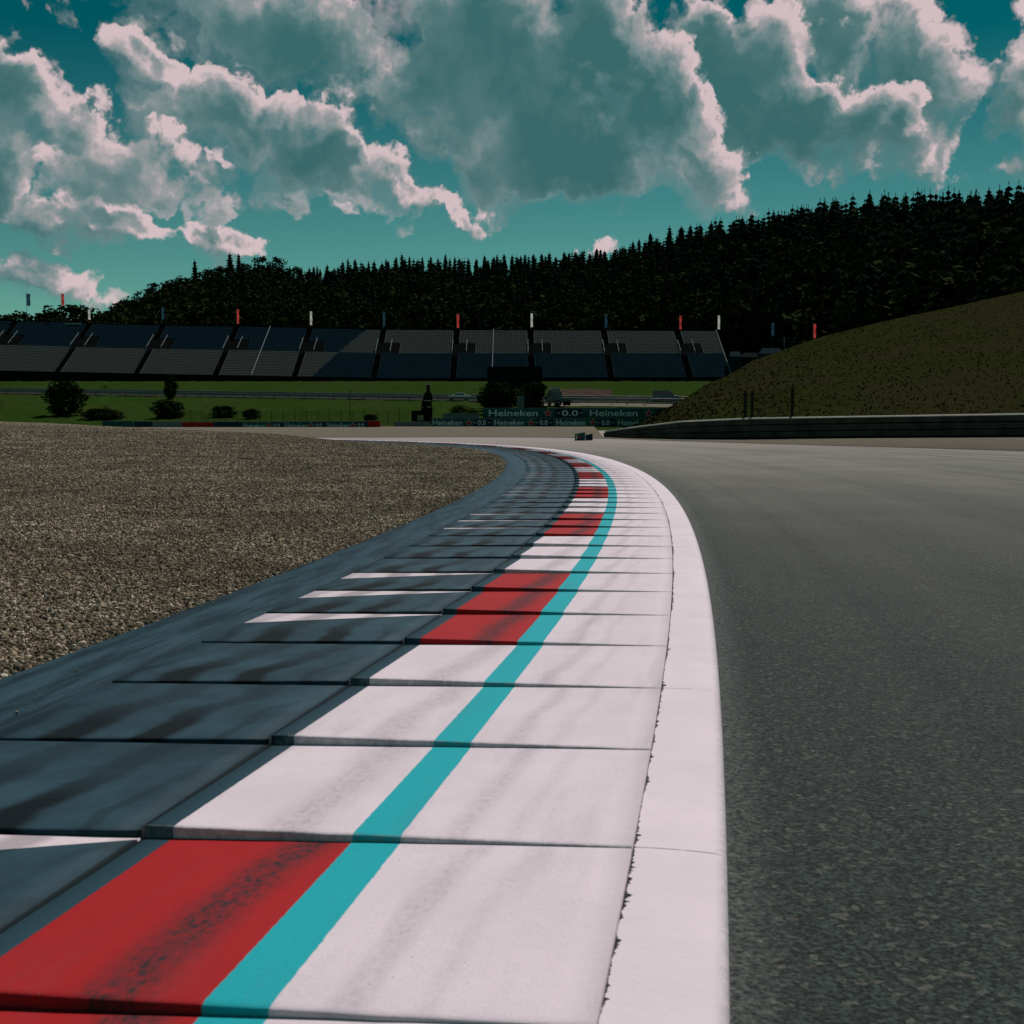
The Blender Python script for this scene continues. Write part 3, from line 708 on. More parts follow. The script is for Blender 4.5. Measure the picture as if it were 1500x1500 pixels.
def trunk_mesh(name, r=.014, h=.5, limbs=0, seed=0):
    mb = MB(); mb.bar((0, 0, -.03), (0, 0, h), r, 7, r*.35); g = random.Random(seed)
    for k in range(limbs):
        z = h*g.uniform(.35, .95); a = g.uniform(0, 6.28); l = g.uniform(.10, .22)
        mb.bar((0, 0, z), (math.cos(a)*l, math.sin(a)*l, z+l*g.uniform(.5, 1.0)), r*.38, 5, r*.12)
    o = mb.build(name, M['bark']); me = o.data; bpy.data.objects.remove(o); return me
con = [conifer_mesh(20+i, 15+i % 4, 9+i % 3, .145+.018*(i % 4)) for i in range(6)]
lea = [leafy_mesh(50+i, 24+3*i, 34, .27+.03*(i % 3)) for i in range(5)]
con_me = [np_mesh('crown', v, f, M['conifer'], link_it=False) for v, f in con]
lea_me = [np_mesh('crown', v, f, M['broadleaf'], link_it=False) for v, f in lea]
ctr_me = trunk_mesh('trunk', .012, .95); ltr_me = trunk_mesh('trunk', .018, .62, 7, 3)
def tree(kind, i, x, y, h, label, group, z=None, sx=1.0):
    r_ = empty('conifer_tree' if kind == 'c' else 'broadleaf_tree', (x, y, TZ(x, y)-.3 if z is None else z), random.uniform(0, 6.28))
    r_.scale = (h*sx, h*sx, h)
    link('crown', (con_me if kind == 'c' else lea_me)[i], r_); link('trunk', ctr_me if kind == 'c' else ltr_me, r_)
    return tag(r_, label, 'tree', group)
def polar(px, Y):
    x = (px-750)/F*cp*Y; return x, Y
# skyline, surveyed: x in the picture, height of the crown tip, kind
spikes = [(1500,283),(1478,279),(1462,278),(1438,276),(1418,284),(1395,280),(1376,293),(1340,298),(1322,303),(1300,291),(1284,292),(1262,296),(1240,295),(1219,293),(1205,307),(1190,305),(1168,301),(1150,313),(1128,309),(1106,324),(1083,318),(1070,324),(1050,328),(1038,326),(1023,330),(1008,330),(995,332),(978,332),(960,348),(950,341),(934,350),(925,353)]
n_ind = 0
def ridge(px): return float(interp(px, RX, RY))
for (px, ty) in spikes:
    Yr = ridge(px)*random.uniform(.97, 1.0); x, y = polar(px, Yr); zt = at(px, ty, Yr)[2]; zg = TZ(x, y); h = max(9, min(34, zt-zg+.3))
    tree('c', random.randrange(6), x, y, h, 'dark conifer spiking above the ridge of the wooded hill', 'conifers along the ridge', sx=random.uniform(1.35, 1.8)); n_ind += 1
px = 915
while px > 455:
    Yr = ridge(px)*random.uniform(.97, 1.0); x, y = polar(px, Yr); ty = interp(px, SKX, SKY_)+random.choice((-3, 0, 2, 4))+random.uniform(-3, 3); zt = at(px, ty, Yr)[2]; h = max(9, zt-TZ(x, y))
    tree('c', random.randrange(6), x, y, h, 'dark conifer spiking above the ridge of the wooded hill', 'conifers along the ridge', sx=random.uniform(1.15, 1.6)); n_ind += 1
    px -= random.uniform(4, 13)
for (px, ty, kind, sx, lab) in [(341,370,'c',1.5,'broad dark fir standing tallest on the left shoulder of the hill'),(354,371,'c',1.2,'dark fir just right of the tallest one on the left shoulder'),
        (290,380,'c',1.1,'lone slim conifer poking up left of the twin firs'),(386,373,'b',1.0,'round crowned tree to the right of the twin firs'),(412,375,'b',1.0,'spreading tree standing on the skyline beyond the round crowned one')]:
    Yr = ridge(px)*.985; x, y = polar(px, Yr); zt = at(px, ty, Yr)[2]; tree(kind, 1, x, y, max(12, zt-TZ(x, y)), lab, None, sx=sx); n_ind += 1
for px in list(range(148, 340, 13))+list(range(366, 455, 14)):
    Yr = ridge(px)*random.uniform(.95, .99); x, y = polar(px+random.uniform(-4, 4), Yr); ty = interp(px, SKX, SKY_)+random.uniform(-4, 8); zt = at(px, ty, Yr)[2]
    tree('b', random.randrange(5), x, y, max(9, zt-TZ(x, y)), 'round leafy tree on the left shoulder of the hill', 'leafy trees on the left shoulder', sx=random.uniform(1.0, 1.5)); n_ind += 1
for px, ty in ((84,452),(98,443),(112,444),(126,446),(30,452),(8,454),(55,456)):
    Yr = 470.0; x, y = polar(px, Yr); zt = at(px, ty, Yr)[2]; tree('b', px % 5, x, y, max(8, zt-TZ(x, y)), 'low leafy tree above the left end of the grandstand', 'trees above the left end of the stand', sx=1.5); n_ind += 1
# front rows of the wood
px = -20
while px < 1560:
    if px > 1180: Y_ = interp(px, FX, FY)*random.uniform(1.10, 1.3)
    else: Y_ = random.uniform(388, 440)
    x, y = polar(px, Y_); kind = 'b' if random.random() < (.85 if px < 1000 else .45) else 'c'
    tree(kind, random.randrange(5), x, y, random.uniform(11, 19), 'leafy tree in the front row of the wood' if kind == 'b' else 'conifer in the front row of the wood', 'leafy trees fronting the wood' if kind == 'b' else 'conifers fronting the wood', sx=random.uniform(1.0, 1.4)); n_ind += 1
    px += random.uniform(11, 19)
# the rest of the wood reads as one mass
conL = [conifer_mesh(90+i, 11, 7, .17+.02*i) for i in range(4)]; leaL = [leafy_mesh(80+i, 15, 16, .32, .2, .052) for i in range(4)]
Vs = []; Fs = []; Ms = []; off = 0
az = np.arctan((np.arange(-420, 2050, 1)-750)/F)
cnt = 0
for _ in range(4300):
    px = rng.uniform(-420, 2000); yf = float(interp(px, FX, FY))*1.05; yr = ridge(px)*.985; t = rng.random()**.9; Y_ = yf+(yr-yf)*t
    x, y = polar(px, Y_); hc = rng.uniform(12, 18.5)*(1.0+.28*min(1, max(0, (px-880)/200)))
    isc = rng.random() < (.25+.75*t if px < 1000 else .55+.45*t) and not (px < 330 and rng.random() < .8)
    v, f = (conL if isc else leaL)[rng.integers(4)]; a = rng.uniform(0, 6.28); c_, s_ = math.cos(a), math.sin(a); k = hc*(rng.uniform(.9, 1.2) if isc else rng.uniform(1.0, 1.35))
    hc *= (1.02 if isc else .86)*(1-.10*max(0, t-.8)/.2)
    Vs.append(np.stack([(v[:, 0]*c_-v[:, 1]*s_)*k+x, (v[:, 0]*s_+v[:, 1]*c_)*k+y, v[:, 2]*hc+TZ(x, y)-.4], 1)); Fs.append(f+off); off += len(v); Ms.append(np.full(len(f), 0 if isc else 1, np.int32))
o = np_mesh('forest', np.concatenate(Vs), np.concatenate(Fs), M['conifer']); o.data.materials.append(M['broadleaf']); mi_ = np.concatenate(Ms)
if len(o.data.polygons) == len(mi_): o.data.polygons.foreach_set('material_index', mi_)
tag(o, 'dense dark wood covering the whole hillside behind the grandstand', 'forest', kind='stuff')

def bush(name, px, ybase, Y, w, h, label, mat='bush', seed=0, group=None, z=None):
    p = at(px, ybase, Y); v, f = leafy_mesh(300+seed, 80, 60, .44, -.05, .034)
    r_ = empty(name, (p[0], Y, TZ(p[0], Y)-.1 if z is None else z)); tag(r_, label, 'bush', group)
    v = v*np.array((w, w, h)); np_mesh('foliage', v, f, M[mat], r_)
    mb = MB()
    for k in range(5):
        a = k*1.26+seed; mb.bar((0, 0, -.1), (math.cos(a)*w*.22, math.sin(a)*w*.22, h*.55), .05, 5, .02)
    mb.build('stem', M['bark'], r_); return r_
def gy(px, py):                                 # depth at which the terrain shows at this height of the picture
    return G(px, py)[1]

# ================================================================= GRANDSTAND
gs = empty('grandstand', (0, 345, TZ(0, 345))); tag(gs, 'long open grandstand with grey and navy blocks of seats below the wooded hill', 'grandstand')
gl = Vector(gs.location)
def loc(p): return (p[0]-gl.x, p[1]-gl.y, p[2]-gl.z)
YF, YB = 330.0, 357.0
def sx_at(px, Y): return (px-750)/F*Y*cp*1.0
def stand(X, v):                                # X measured on the mid line, v 0 front .. 1 back
    Y = YF+(YB-YF)*v; pxm = 750+F*X/343.0
    yb = interp(pxm, [-60, 0, 300, 600, 1060], [546, 547, 553.5, 559, 557]); yt = interp(pxm, [-60, 0, 60, 100, 150, 400, 540, 1060], [474, 475, 476, 478, 480, 484, 487.5, 489.5])
    z0 = at(750, yb, YF)[2]; z1 = at(750, yt, YB)[2]
    return (X, Y, z0+(z1-z0)*v)
NR = 32
def Xm(px): return (px-750)/F*343.0
aisles = [1000-111*i for i in range(10)]
edges = [1060]+aisles+[-70]
AW = 1.7
def diag(X, v):                                 # the grey / navy change runs up the stand here
    pxd = 457+(537-457)*v; Y = YF+(YB-YF)*v
    return X > (pxd-750)/F*Y
# concrete terrace
Vt = []; xs = np.linspace(Xm(-70), Xm(1060), 90)
rows = []
for r_ in range(NR): rows += [(r_/NR, 0), (r_/NR, 1)]
for X in xs:
    for (v, up) in rows:
        a = stand(X, v); b = stand(X, v+1.0/NR); Vt.append(loc((X, a[1], (b[2] if up else a[2])-.02)))
np_mesh('terrace', Vt, grid_faces(len(xs), len(rows)), M['terrace'], gs)
def seat_block(X0, X1, r0, r1):
    xs_ = []
    for X in np.arange(X0+.3, X1-.2, .54): xs_ += [(X-.22, 0.0), (X+.20, 0.0), (X+.23, -.34), (X+.29, -.34)]
    prof = []
    for r in range(r0, r1): prof += [(r, .30, .05), (r, .31, .38), (r, .72, .42), (r, .82, .86), (r, .86, .80), (r, .90, .30)]
    V = []; kind = []
    for X, dz in xs_:
        for (r, fy, z) in prof:
            p = stand(X, (r+fy)/NR); q = stand(X, (r+1)/NR); V.append(loc((X, p[1], q[2]+max(z+dz, .03))))
    Fq = grid_faces(len(xs_), len(prof)); o = np_mesh('seat_block', V, Fq, M['seat_grey'], gs); o.data.materials.append(M['seat_blue'])
    n_ = len(prof); mi = [1 if (diag(xs_[f[0]//n_][0], (prof[f[0] % n_][0]+.5)/NR) ^ (prof[f[0] % n_][0] >= NR/2)) else 0 for f in Fq]
    if len(o.data.polygons) == len(mi): o.data.polygons.foreach_set('material_index', mi)
    o['label'] = 'block of navy seats' if sum(mi) > .6*len(mi) else 'block of grey seats' if sum(mi) < .4*len(mi) else 'block changing from grey to navy seats'
for i in range(len(edges)-1):
    xr, xl = Xm(edges[i])-(AW/2 if i else 0), Xm(edges[i+1])+(AW/2 if i < len(edges)-2 else 0)
    seat_block(xl, xr, 0, NR//2)
    if i < len(edges)-2 or True:
        # the upper block stops short beside the vomitory
        seat_block(xl+ (0), xr, NR//2+7, NR); seat_block(xl+(5.0 if i < len(edges)-2 else 0), xr, NR//2, NR//2+7)
for px in aisles:
    X = Xm(px); mb = MB()
    for r in range(NR):
        a = stand(X, r/NR); b = stand(X, (r+1)/NR)
        mb.box(loc((X, (a[1]+b[1])/2, b[2]-.25)), (AW, (b[1]-a[1])*1.0, .62))
    mb.build('aisle_steps', M['aisle'], gs)
    mb = MB(); a = stand(X+2.6, .5); b = stand(X+2.6, .5+7/NR)
    xa, xb = X-1.2, X+5.6
    mb.prism([(loc(a)[1]-.3, loc(a)[2]-.6), (loc(b)[1]-.2, loc(a)[2]-.6), (loc(b)[1]-.2, loc(b)[2]+.55), (loc(b)[1]-1.0, loc(b)[2]+.55), (loc(a)[1]-.3, loc(a)[2]+.35)], xa, xb)
    mb.build('entrance', M['dark'], gs)
    for xo in (X-.9, X+3.3):
        mb = MB(); p, q = stand(xo, .5), stand(xo, .5+8/NR)
        mb.bar(loc((xo, p[1]-.3, p[2]+1.5)), loc((xo, q[1], q[2]+1.6)), .07, 5)
        for k in range(4):
            v = .5+8/NR*k/3; e = stand(xo, v); mb.bar(loc((xo, e[1]-.2, e[2])), loc((xo, e[1]-.2, e[2]+1.55)), .04, 5)
        mb.build('entrance_railing', M['rail_white'], gs)
for px in (1058, 722, 385):
    X = Xm(px); mb = MB(); p, q = stand(X, .0), stand(X, 1.0)
    mb.bar(loc((X, p[1], p[2]+1.3)), loc((X, q[1], q[2]+1.3)), .09, 5)
    for k in range(9):
        e = stand(X, k/8); mb.bar(loc((X, e[1], e[2])), loc((X, e[1], e[2]+1.3)), .05, 5)
    mb.build('stair_railing', M['rail_white'], gs)
# plinth below the first row, back wall and end walls
V = []
for X in xs:
    a = stand(X, 0); V += [loc((X, YF-.05, TZ(X, YF)-1)), loc((X, YF-.05, a[2]+.9)), loc((X, YF+.25, a[2]+.9))]
np_mesh('front_wall', V, grid_faces(len(xs), 3), M['dark'], gs)
V = []
for X in xs:
    a = stand(X, 1); V += [loc((X, YB+.3, a[2]+1.2)), loc((X, YB+.45, a[2]+1.2)), loc((X, YB+.45, TZ(X, YB)-1))]
np_mesh('back_wall', V, grid_faces(len(xs), 3), M['dark'], gs)
for X in (xs[0], xs[-1]):
    a, b = stand(X, 0), stand(X, 1); g0_ = TZ(X, YF)-1
    mb = MB(); k = .15 if X > 0 else -.15
    mb.prism([(loc(a)[1], g0_-gl.z), (loc(b)[1], g0_-gl.z), (loc(b)[1], loc(b)[2]+.6), (loc(a)[1], loc(a)[2]+.5)], min(X, X+k), max(X, X+k)); mb.build('end_wall', M['terrace'], gs)
mb = MB(); p = at(95, 477, 356); q = at(118, 475, 356); mb.box(loc(((p[0]+q[0])/2, 356, p[2]+.6)), (q[0]-p[0], .2, .5)); mb.build('roof_sign', M['lightgrey'], gs)

# ---- banner flags behind the stand
def flag(px, yt, yb, colr, Y=362.0, w=.68, label=''):
    p0 = at(px, yb, Y); p1 = at(px, yt, Y); zg = TZ(p0[0], Y)
    r_ = empty('banner_flag', (p0[0], Y, zg), random.uniform(-.3, .3)); h0, h1 = p0[2]-zg, p1[2]-zg
    mb = MB(); mb.bar((0, 0, -.5), (0, 0, h1+.25), .07, 6, .05); mb.build('pole', M['steel'], r_)
    nseg = 14; V = []
    for k in range(nseg):
        z = h1-(h1-h0)*k/(nseg-1); wv = .12*math.sin(k*.8+px)
        for j in range(4): V.append((.06+w*j/3, wv*j/3+.05*math.sin(k+j*2), z-.03*j))
    np_mesh('banner', V, grid_faces(nseg, 4), M['flag_'+colr], r_)
    return tag(r_, label, 'flag', 'banner flags behind the grandstand')
flag(39,430,448,'blue', w=1.1, label='tall dark banner flag, leftmost against the sky')
flag(90,430,447,'red', w=.8, label='faded red banner flag above the trees at the left end of the stand')
flag(129,453,468,'white', w=.7, label='pale banner flag at the foot of the wooded slope on the left')
flag(237,450,468,'blue', label='navy banner flag against the wood, left of the red one nearest the left shoulder')
flag(347,453,474,'red', label='red banner flag below the tallest fir on the left shoulder')
flag(454,456,476,'white', label='white banner flag next right of the red one below the tallest fir')
flag(561,457,477,'blue', label='navy banner flag above where grey seats take over in the upper tier')
flag(669,460,480,'red', label='pinkish red banner flag over the middle of the stand')
flag(777,459,479,'white', label='white banner flag over the middle of the stand, right of the pinkish red one')
flag(886,460,480,'blue', label='navy banner flag in the right half of the stand')
flag(995,462,482,'red', label='red banner flag near the right end of the stand')
flag(1051,462,482,'white', label='white banner flag at the right end of the stand')
flag(1130,473,492,'blue', Y=340, label='navy banner flag beyond the end of the stand')
flag(1191,474,495,'red', Y=300, label='red banner flag above the crest of the grass bank')
def small_mast(px, yt, yb, label):
    Y = 320.0; p0, p1 = at(px, yb, Y), at(px, yt, Y); r_ = empty('light_mast', (p0[0], Y, TZ(p0[0], Y))); zg = TZ(p0[0], Y)
    mb = MB(); mb.bar((0,0,-.4), (0,0,p1[2]-zg), .14, 6, .1); mb.build('pole', M['lightgrey'], r_)
    mb = MB(); mb.box((0, 0, p1[2]-zg), (.7, .4, .3)); mb.build('lamp_head', M['lightgrey'], r_); tag(r_, label, 'mast', 'short masts beyond the bank')
small_mast(1149, 495, 510, 'short pale mast beside the tents beyond the bank, left of its twin')
small_mast(1164, 495, 510, 'short pale mast beyond the bank, right of its twin')

# ---- tents and cabins beyond the stand
def tent(px0, px1, yt, yb, Y, mat, label, cat='tent'):
    p0, p1 = at(px0, yb, Y), at(px1, yt, Y); w_ = p1[0]-p0[0]; zg = TZ((p0[0]+p1[0])/2, Y); h = max(2.5, p1[2]-zg)
    r_ = empty('tent' if cat == 'tent' else 'cabin', ((p0[0]+p1[0])/2, Y, zg)); mb = MB()
    mb.box((0, 0, h*.35), (w_, 5, h*.7)); mb.build('wall', M[mat], r_)
    mb = MB(); hw = w_/2+.2
    mb.v += [(-hw,-2.8,h*.702),(hw,-2.8,h*.702),(hw,2.8,h*.702),(-hw,2.8,h*.702),(-hw*.7,0,h*.86),(hw*.7,0,h*.86)]; mb.f += [(0,1,5,4),(1,2,5),(2,3,4,5),(3,0,4),(3,2,1,0)]; mb.m += [0]*5
    mb.build('roof', M[mat], r_); mb = MB(); mb.box((0, -2.52, h*.3), (w_*.3, .05, h*.55)); mb.build('opening', M['dark'], r_)
    tag(r_, label, cat)
tent(1068, 1084, 508, 522, 335, 'tent_grey', 'small grey tent just past the right end of the stand')
tent(1112, 1146, 502, 520, 330, 'tent_grey', 'wide bluish tent half hidden behind the grass bank')
tent(1086, 1110, 510, 522, 338, 'post', 'dark low cabin between the two tents', 'cabin')

# ================================================================= SERVICE ROAD, RAILS
xs_r = np.linspace(-300, 1180, 120); V = []; RL = []
for x in xs_r:
    py = interp(x, [-300, 0, 700, 1180], [574, 576, 587, 592]); p = G(x, py); RL.append(p)
    for dy in (-3.5, -1.8, 0, 1.8, 3.5): V.append((p[0], p[1]+dy, TZ(p[0], p[1]+dy)+.10))
tag(np_mesh('service_road', V, grid_faces(len(xs_r), 5)[:, ::-1], M['road'], smooth=True), kind='structure')
def rail_line(pts, h, label, name='guardrail', nposts=60, thick=.35, group=None, lift=0.0):
    r_ = empty(name, (pts[0][0], pts[0][1], pts[0][2])); o0 = Vector(r_.location); tag(r_, label, 'guardrail', group)
    prof = [(0, h-thick), (-.07, h-thick+.05), (-.07, h-thick*.62), (0, h-thick*.5), (-.07, h-thick*.38), (-.07, h-.04), (0, h), (.05, h), (.05, h-thick)]
    V = [(p[0]-o0.x, p[1]-o0.y+a, p[2]-o0.z+z+lift) for p in pts for a, z in prof]
    np_mesh('rail', V, grid_faces(len(pts), len(prof)), M['steel'], r_)
    mb = MB(); n = len(pts)
    for k in range(nposts):
        i = k*(n-1)/max(nposts-1, 1); i0_, f_ = int(min(i, n-2)), i-int(min(i, n-2)); p = [pts[i0_][j]*(1-f_)+pts[i0_+1][j]*f_ for j in range(3)]
        m2 = MB(); m2.box((p[0]-o0.x, p[1]-o0.y+.12, p[2]-o0.z+h*.45), (.12, .12, h*.9+.3)); m2.build('post', M['post'], r_)
    return r_
rail_line([(p[0], p[1]-4.0, TZ(p[0], p[1]-4.0)) for p in RL], .95, 'long grey guardrail on the near side of the service road', nposts=70, thick=.45)
rail_line([(p[0], p[1]+4.0, TZ(p[0], p[1]+4.0)) for p in RL], .95, 'long grey guardrail on the far side of the service road', nposts=70, thick=.45)

# barrier along the foot of the bank
wp = [886]+list(np.linspace(892, 1560, 90))+list(np.linspace(1600, 2250, 14)); br = empty('crash_barrier', tuple(wallbase(1200)))
tag(br, 'tall dark triple rail crash barrier along the foot of the grass bank', 'barrier'); bl = Vector(br.location)
def beam(z0f, z1f, name='rail'):
    V = []
    for x in wp:
        b0 = np.array(wallbase(x)); t0 = wallpt(x); H = t0[2]-b0[2]
        z0, z1 = b0[2]+H*z0f, b0[2]+H*z1f; dz = z1-z0
        for a, k in ((0, 0), (-.08, .12), (-.08, .34), (-.01, .5), (-.08, .66), (-.08, .90), (0, 1.0), (.07, 1.0), (.07, 0)): V.append((b0[0]-bl.x, b0[1]+a-bl.y, z0+dz*k-bl.z))
    np_mesh(name, V, grid_faces(len(wp), 9), M['armco'], br)
beam(.06, .34); beam(.37, .66); beam(.69, .97)
V = []
for x in wp:
    b0 = wallbase(x); t0 = wallpt(x)
    for a, z in ((-.10, t0[2]-.06), (-.03, t0[2]+.018), (.14, t0[2]+.026), (.14, t0[2]-.035)): V.append((b0[0]-bl.x, b0[1]+a-bl.y, z-bl.z))
np_mesh('top_cap', V, grid_faces(len(wp), 4), M['cap'], br)
V = []
for x in wp:
    b0 = wallbase(x); t0 = wallpt(x)
    for z in (b0[2]-.1, t0[2]-.04): V.append((b0[0]-bl.x, b0[1]+.13-bl.y, z-bl.z))
np_mesh('backing', V, grid_faces(len(wp), 2), M['dark'], br)
for k, x in enumerate(np.linspace(900, 1700, 46)):
    b0 = wallbase(x); t0 = wallpt(x); mb = MB(); mb.box((b0[0]-bl.x, b0[1]+.20-bl.y, (b0[2]+t0[2])/2-bl.z), (.14, .12, t0[2]-b0[2]+.02)); mb.build('post', M['post'], br)
# catch fence standing behind the barrier
cf = empty('catch_fence', tuple(wallbase(1125))); cl = Vector(cf.location); tag(cf, 'short run of dark catch fence with three posts in front of the grass bank', 'fence')
fx = [(1092, 572), (1102, 573), (1161, 568)]
for px, yt in fx:
    b0 = wallbase(px); Y = b0[1]+.45; p1 = at(px, yt, Y); mb = MB(); mb.bar((p1[0]-cl.x, Y-cl.y, b0[2]-cl.z), (p1[0]-cl.x, Y-cl.y, p1[2]-cl.z), .085, 8); mb.build('post', M['post'], cf)
mb = MB(); b0 = wallbase(1102); b1 = wallbase(1161); z1 = at(1102, 574, b0[1]+.45)[2]; z2 = at(1161, 570, b1[1]+.45)[2]
for k in range(15):
    t = k/14; mb.bar((b0[0]-cl.x, b0[1]+.45-cl.y, b0[2]+(z1-b0[2])*t-cl.z), (b1[0]-cl.x, b1[1]+.45-cl.y, b1[2]+(z2-b1[2])*t-cl.z), .006, 4)
for k in range(24):
    t = k/23; x = b0[0]+(b1[0]-b0[0])*t; y = b0[1]+(b1[1]-b0[1])*t+.45; za = b0[2]+(b1[2]-b0[2])*t; zb = z1+(z2-z1)*t
    mb.bar((x-cl.x, y-cl.y, za-cl.z), (x-cl.x, y-cl.y, zb-cl.z), .005, 4)
mb.build('wire_mesh', M['post'], cf)

# ================================================================= BOARDS
def text_mesh(txt, size, extrude=.01, mat='lettering', bold=.012):
    cu = bpy.data.curves.new('lettering', 'FONT'); cu.body = txt; cu.size = size; cu.extrude = extrude; cu.offset = bold*size; cu.resolution_u = 3
    o = bpy.data.objects.new('t', cu); COL.objects.link(o); bpy.context.view_layer.update()
    me = bpy.data.meshes.new_from_object(o.evaluated_get(bpy.context.evaluated_depsgraph_get())); bpy.data.objects.remove(o); bpy.data.curves.remove(cu)
    me.transform(Matrix.Rotation(math.pi/2, 4, 'X')); xs_ = [v.co.x for v in me.vertices]; zs_ = [v.co.z for v in me.vertices]
    me.transform(Matrix.Translation((-(min(xs_)+max(xs_))/2, 0, -(min(zs_)+max(zs_))/2))); me.materials.clear(); me.materials.append(M[mat]); me.name = 'lettering'
    return me, max(xs_)-min(xs_), max(zs_)-min(zs_)
def star_mesh(r, mat='star_red'):
    mb = MB(); V = []
    for k in range(10):
        a = math.pi/2+k*math.pi/5; q = r if k % 2 == 0 else r*.42; V.append((math.cos(a)*q, math.sin(a)*q))
    n = len(mb.v)
    for (x, z) in V: mb.v.append((x, -.012, z))
    for (x, z) in V: mb.v.append((x, .012, z))
    mb.f.append(tuple(range(10))); mb.m.append(0)
    for k in range(10): j = (k+1) % 10; mb.f.append((k, 10+k, 10+j, j)); mb.m.append(0)
    o = mb.build('star', M[mat]); me = o.data; bpy.data.objects.remove(o); return me
tH, tw, th = text_mesh('Heineken', 1.0); tz, zw, zh = text_mesh('0.0', 1.0)
stm = star_mesh(.5); stw = star_mesh(.5, 'lettering')
def put(name, me, parent, x, y, z, sx_, sz_):
    o = link(name, me, parent); o.location = (x, y, z); o.scale = (sx_, 1, sz_); return o
def board(px0, px1, yt, yb, Y, label, group, text=None, num=None, star=None, mat='board_green', depth=.25, alt=None, dash=True):
    p0, p1 = at(px0, yb, Y), at(px1, yt, Y); w_ = p1[0]-p0[0]; h = p1[2]-p0[2]
    r_ = empty('advertising_board', (p0[0], Y, p0[2])); mb = MB(); mb.box((w_/2, depth/2, h/2-.0), (w_-.03, depth, h)); mb.build('panel', M[mat], r_, bevel=.02)
    u = lambda px: at(px, yb, Y)[0]-p0[0]
    if alt:
        mb = MB(); mb.box((u((alt[0]+alt[1])/2), -.004, h/2), (u(alt[1])-u(alt[0]), .012, h-.06)); mb.build('navy_field', M['board_navy'], r_)
    mb = MB(); mb.box((w_/2, depth/2, h+.02), (w_-.03, depth+.04, .04)); mb.build('top_edge', M['steel'], r_)
    if text:
        a, b = text; put('lettering', tH, r_, u((a+b)/2), -.022, h*.5, (u(b)-u(a))/tw, h*.66/th)
    if num:
        a, b = num; o = put('lettering', tz, r_, u((a+b)/2), -.022, h*.5, (u(b)-u(a))/zw, h*.60/zh)
        if dash:
            mb = MB()
            for q in (a-4.5, b+4.5): mb.box((u(q), -.02, h*.5), (u(6)-u(2.5), .02, h*.06))
            mb.build('dash', M['lettering'], r_)
    if star:
        a = star; s_ = h*(.86 if h > 1.2 else .8); o = put('star_outline', stw, r_, u(a), -.018, h*.5, s_*1.18, s_*1.12); put('star', stm, r_, u(a), -.036, h*.5, s_, s_*.95)
    for q in (0.15, w_-.15):
        mb = MB(); mb.box((q, depth+.08, h*.45), (.08, .1, h*.9+.2)); mb.build('post', M['post'], r_)
    return tag(r_, label, 'advertising board', group)
YB1 = 150.0
board(707,853,598,612.3,YB1+1.0,'large green advertising board with pale lettering and a red star, upper row beside the bush','large boards of the upper row',(716,788),(823,847),803,alt=(814,853))
board(853,1000,598,612.3,YB1+1.0,'large green advertising board running in behind the foot of the grass bank','large boards of the upper row',(864,934),None,950,alt=(962,1000))
for k, lab in enumerate(('small advertising board at the left end of the right hand lower row','small advertising board below the left end of the large upper board','small advertising board below the zeros of the large upper board','small advertising board of the lower row cut off by the grass bank')):
    a = 631+90.5*k
    board(a,a+90.5,612.8,625.5,YB1,lab,'small boards of the lower row',(a+3,a+46),(a+69,a+81),a+56,alt=(a+64,a+90),dash=True)
YB2 = 142.0
board(313,355,618,631,YB2,'plain navy board between the red one and the lettered ones',None,mat='board_navy')
for k, lab in enumerate(('lettered advertising board next to the plain navy one on the left','lettered advertising board in the middle of the left row','lettered advertising board beside the short red end board')):
    a = 355+61.6*k; board(a,a+61,618-.3*k,630.6-.4*k,YB2,lab,'lettered boards of the left row',(a+2,a+33),(a+46,a+55),a+39,alt=(a+43,a+61),dash=False)
board(538,557,616.5,629.2,YB2,'short red board closing the right end of the left row',None,mat='board_red')
board(267,313,618.5,632,YB2,'long red board at the dip of the gravel horizon',None,mat='board_red')
board(224,267,617.5,632,YB2,'pale grey board left of the long red board',None,mat='grey_box')
board(196,223,617.5,631,YB2,'navy board partly sunk behind the gravel crest on the left',None,mat='board_navy')
board(150,195,617,629,YB2,'green board leftmost behind the gravel crest',None,mat='board_green')
board(577,630,618,626.5,YB1,'low pale grey barrier between the two rows of boards',None,mat='grey_box')
board(649,702,605.8,613,YB1+3,'grey box shaped board behind the lower row, under the lime bush',None,mat='grey_box')

# distance marker boards at the near end of the barrier
for (a, b, yt, yb, Y, lab, st_) in ((842,856.5,633,645.3,62.0,'small dark teal marker board with a red star at the end of the barrier',849),(857.5,867.5,635,645,62.6,'smaller dark marker board right behind the one with the star',None)):
    p0, p1 = at(a, yb, Y), at(b, yt, Y); w_, h = p1[0]-p0[0], p1[2]-max(p0[2], 0); r_ = empty('marker_board', (p0[0], Y, max(p0[2], 0)), -.15); mb = MB()
    mb.v += [(0,0,0),(w_,0,0),(w_,0,h),(0,0,h*.78),(0,.35,0),(w_,.35,0),(w_,.30,h),(0,.30,h*.78)]; mb.f += [(0,1,2,3),(5,4,7,6),(3,2,6,7),(1,5,6,2),(4,0,3,7),(4,5,1,0)]; mb.m += [0]*6
    mb.build('panel', M['board_green' if st_ else 'board_navy'], r_, bevel=.01)
    if st_: put('star', star_mesh(.5), r_, w_*.5, -.02, h*.42, .20, .20); mbx = MB(); mbx.box((w_*.18, -.01, h*.4), (.05, .01, h*.5)); mbx.build('stripe', M['lettering'], r_)
    mb = MB(); mb.box((w_*.5, .17, .02), (w_*1.05, .5, .04)); mb.build('foot', M['dark'], r_)
    tag(r_, lab, 'marker board', 'marker boards by the barrier')

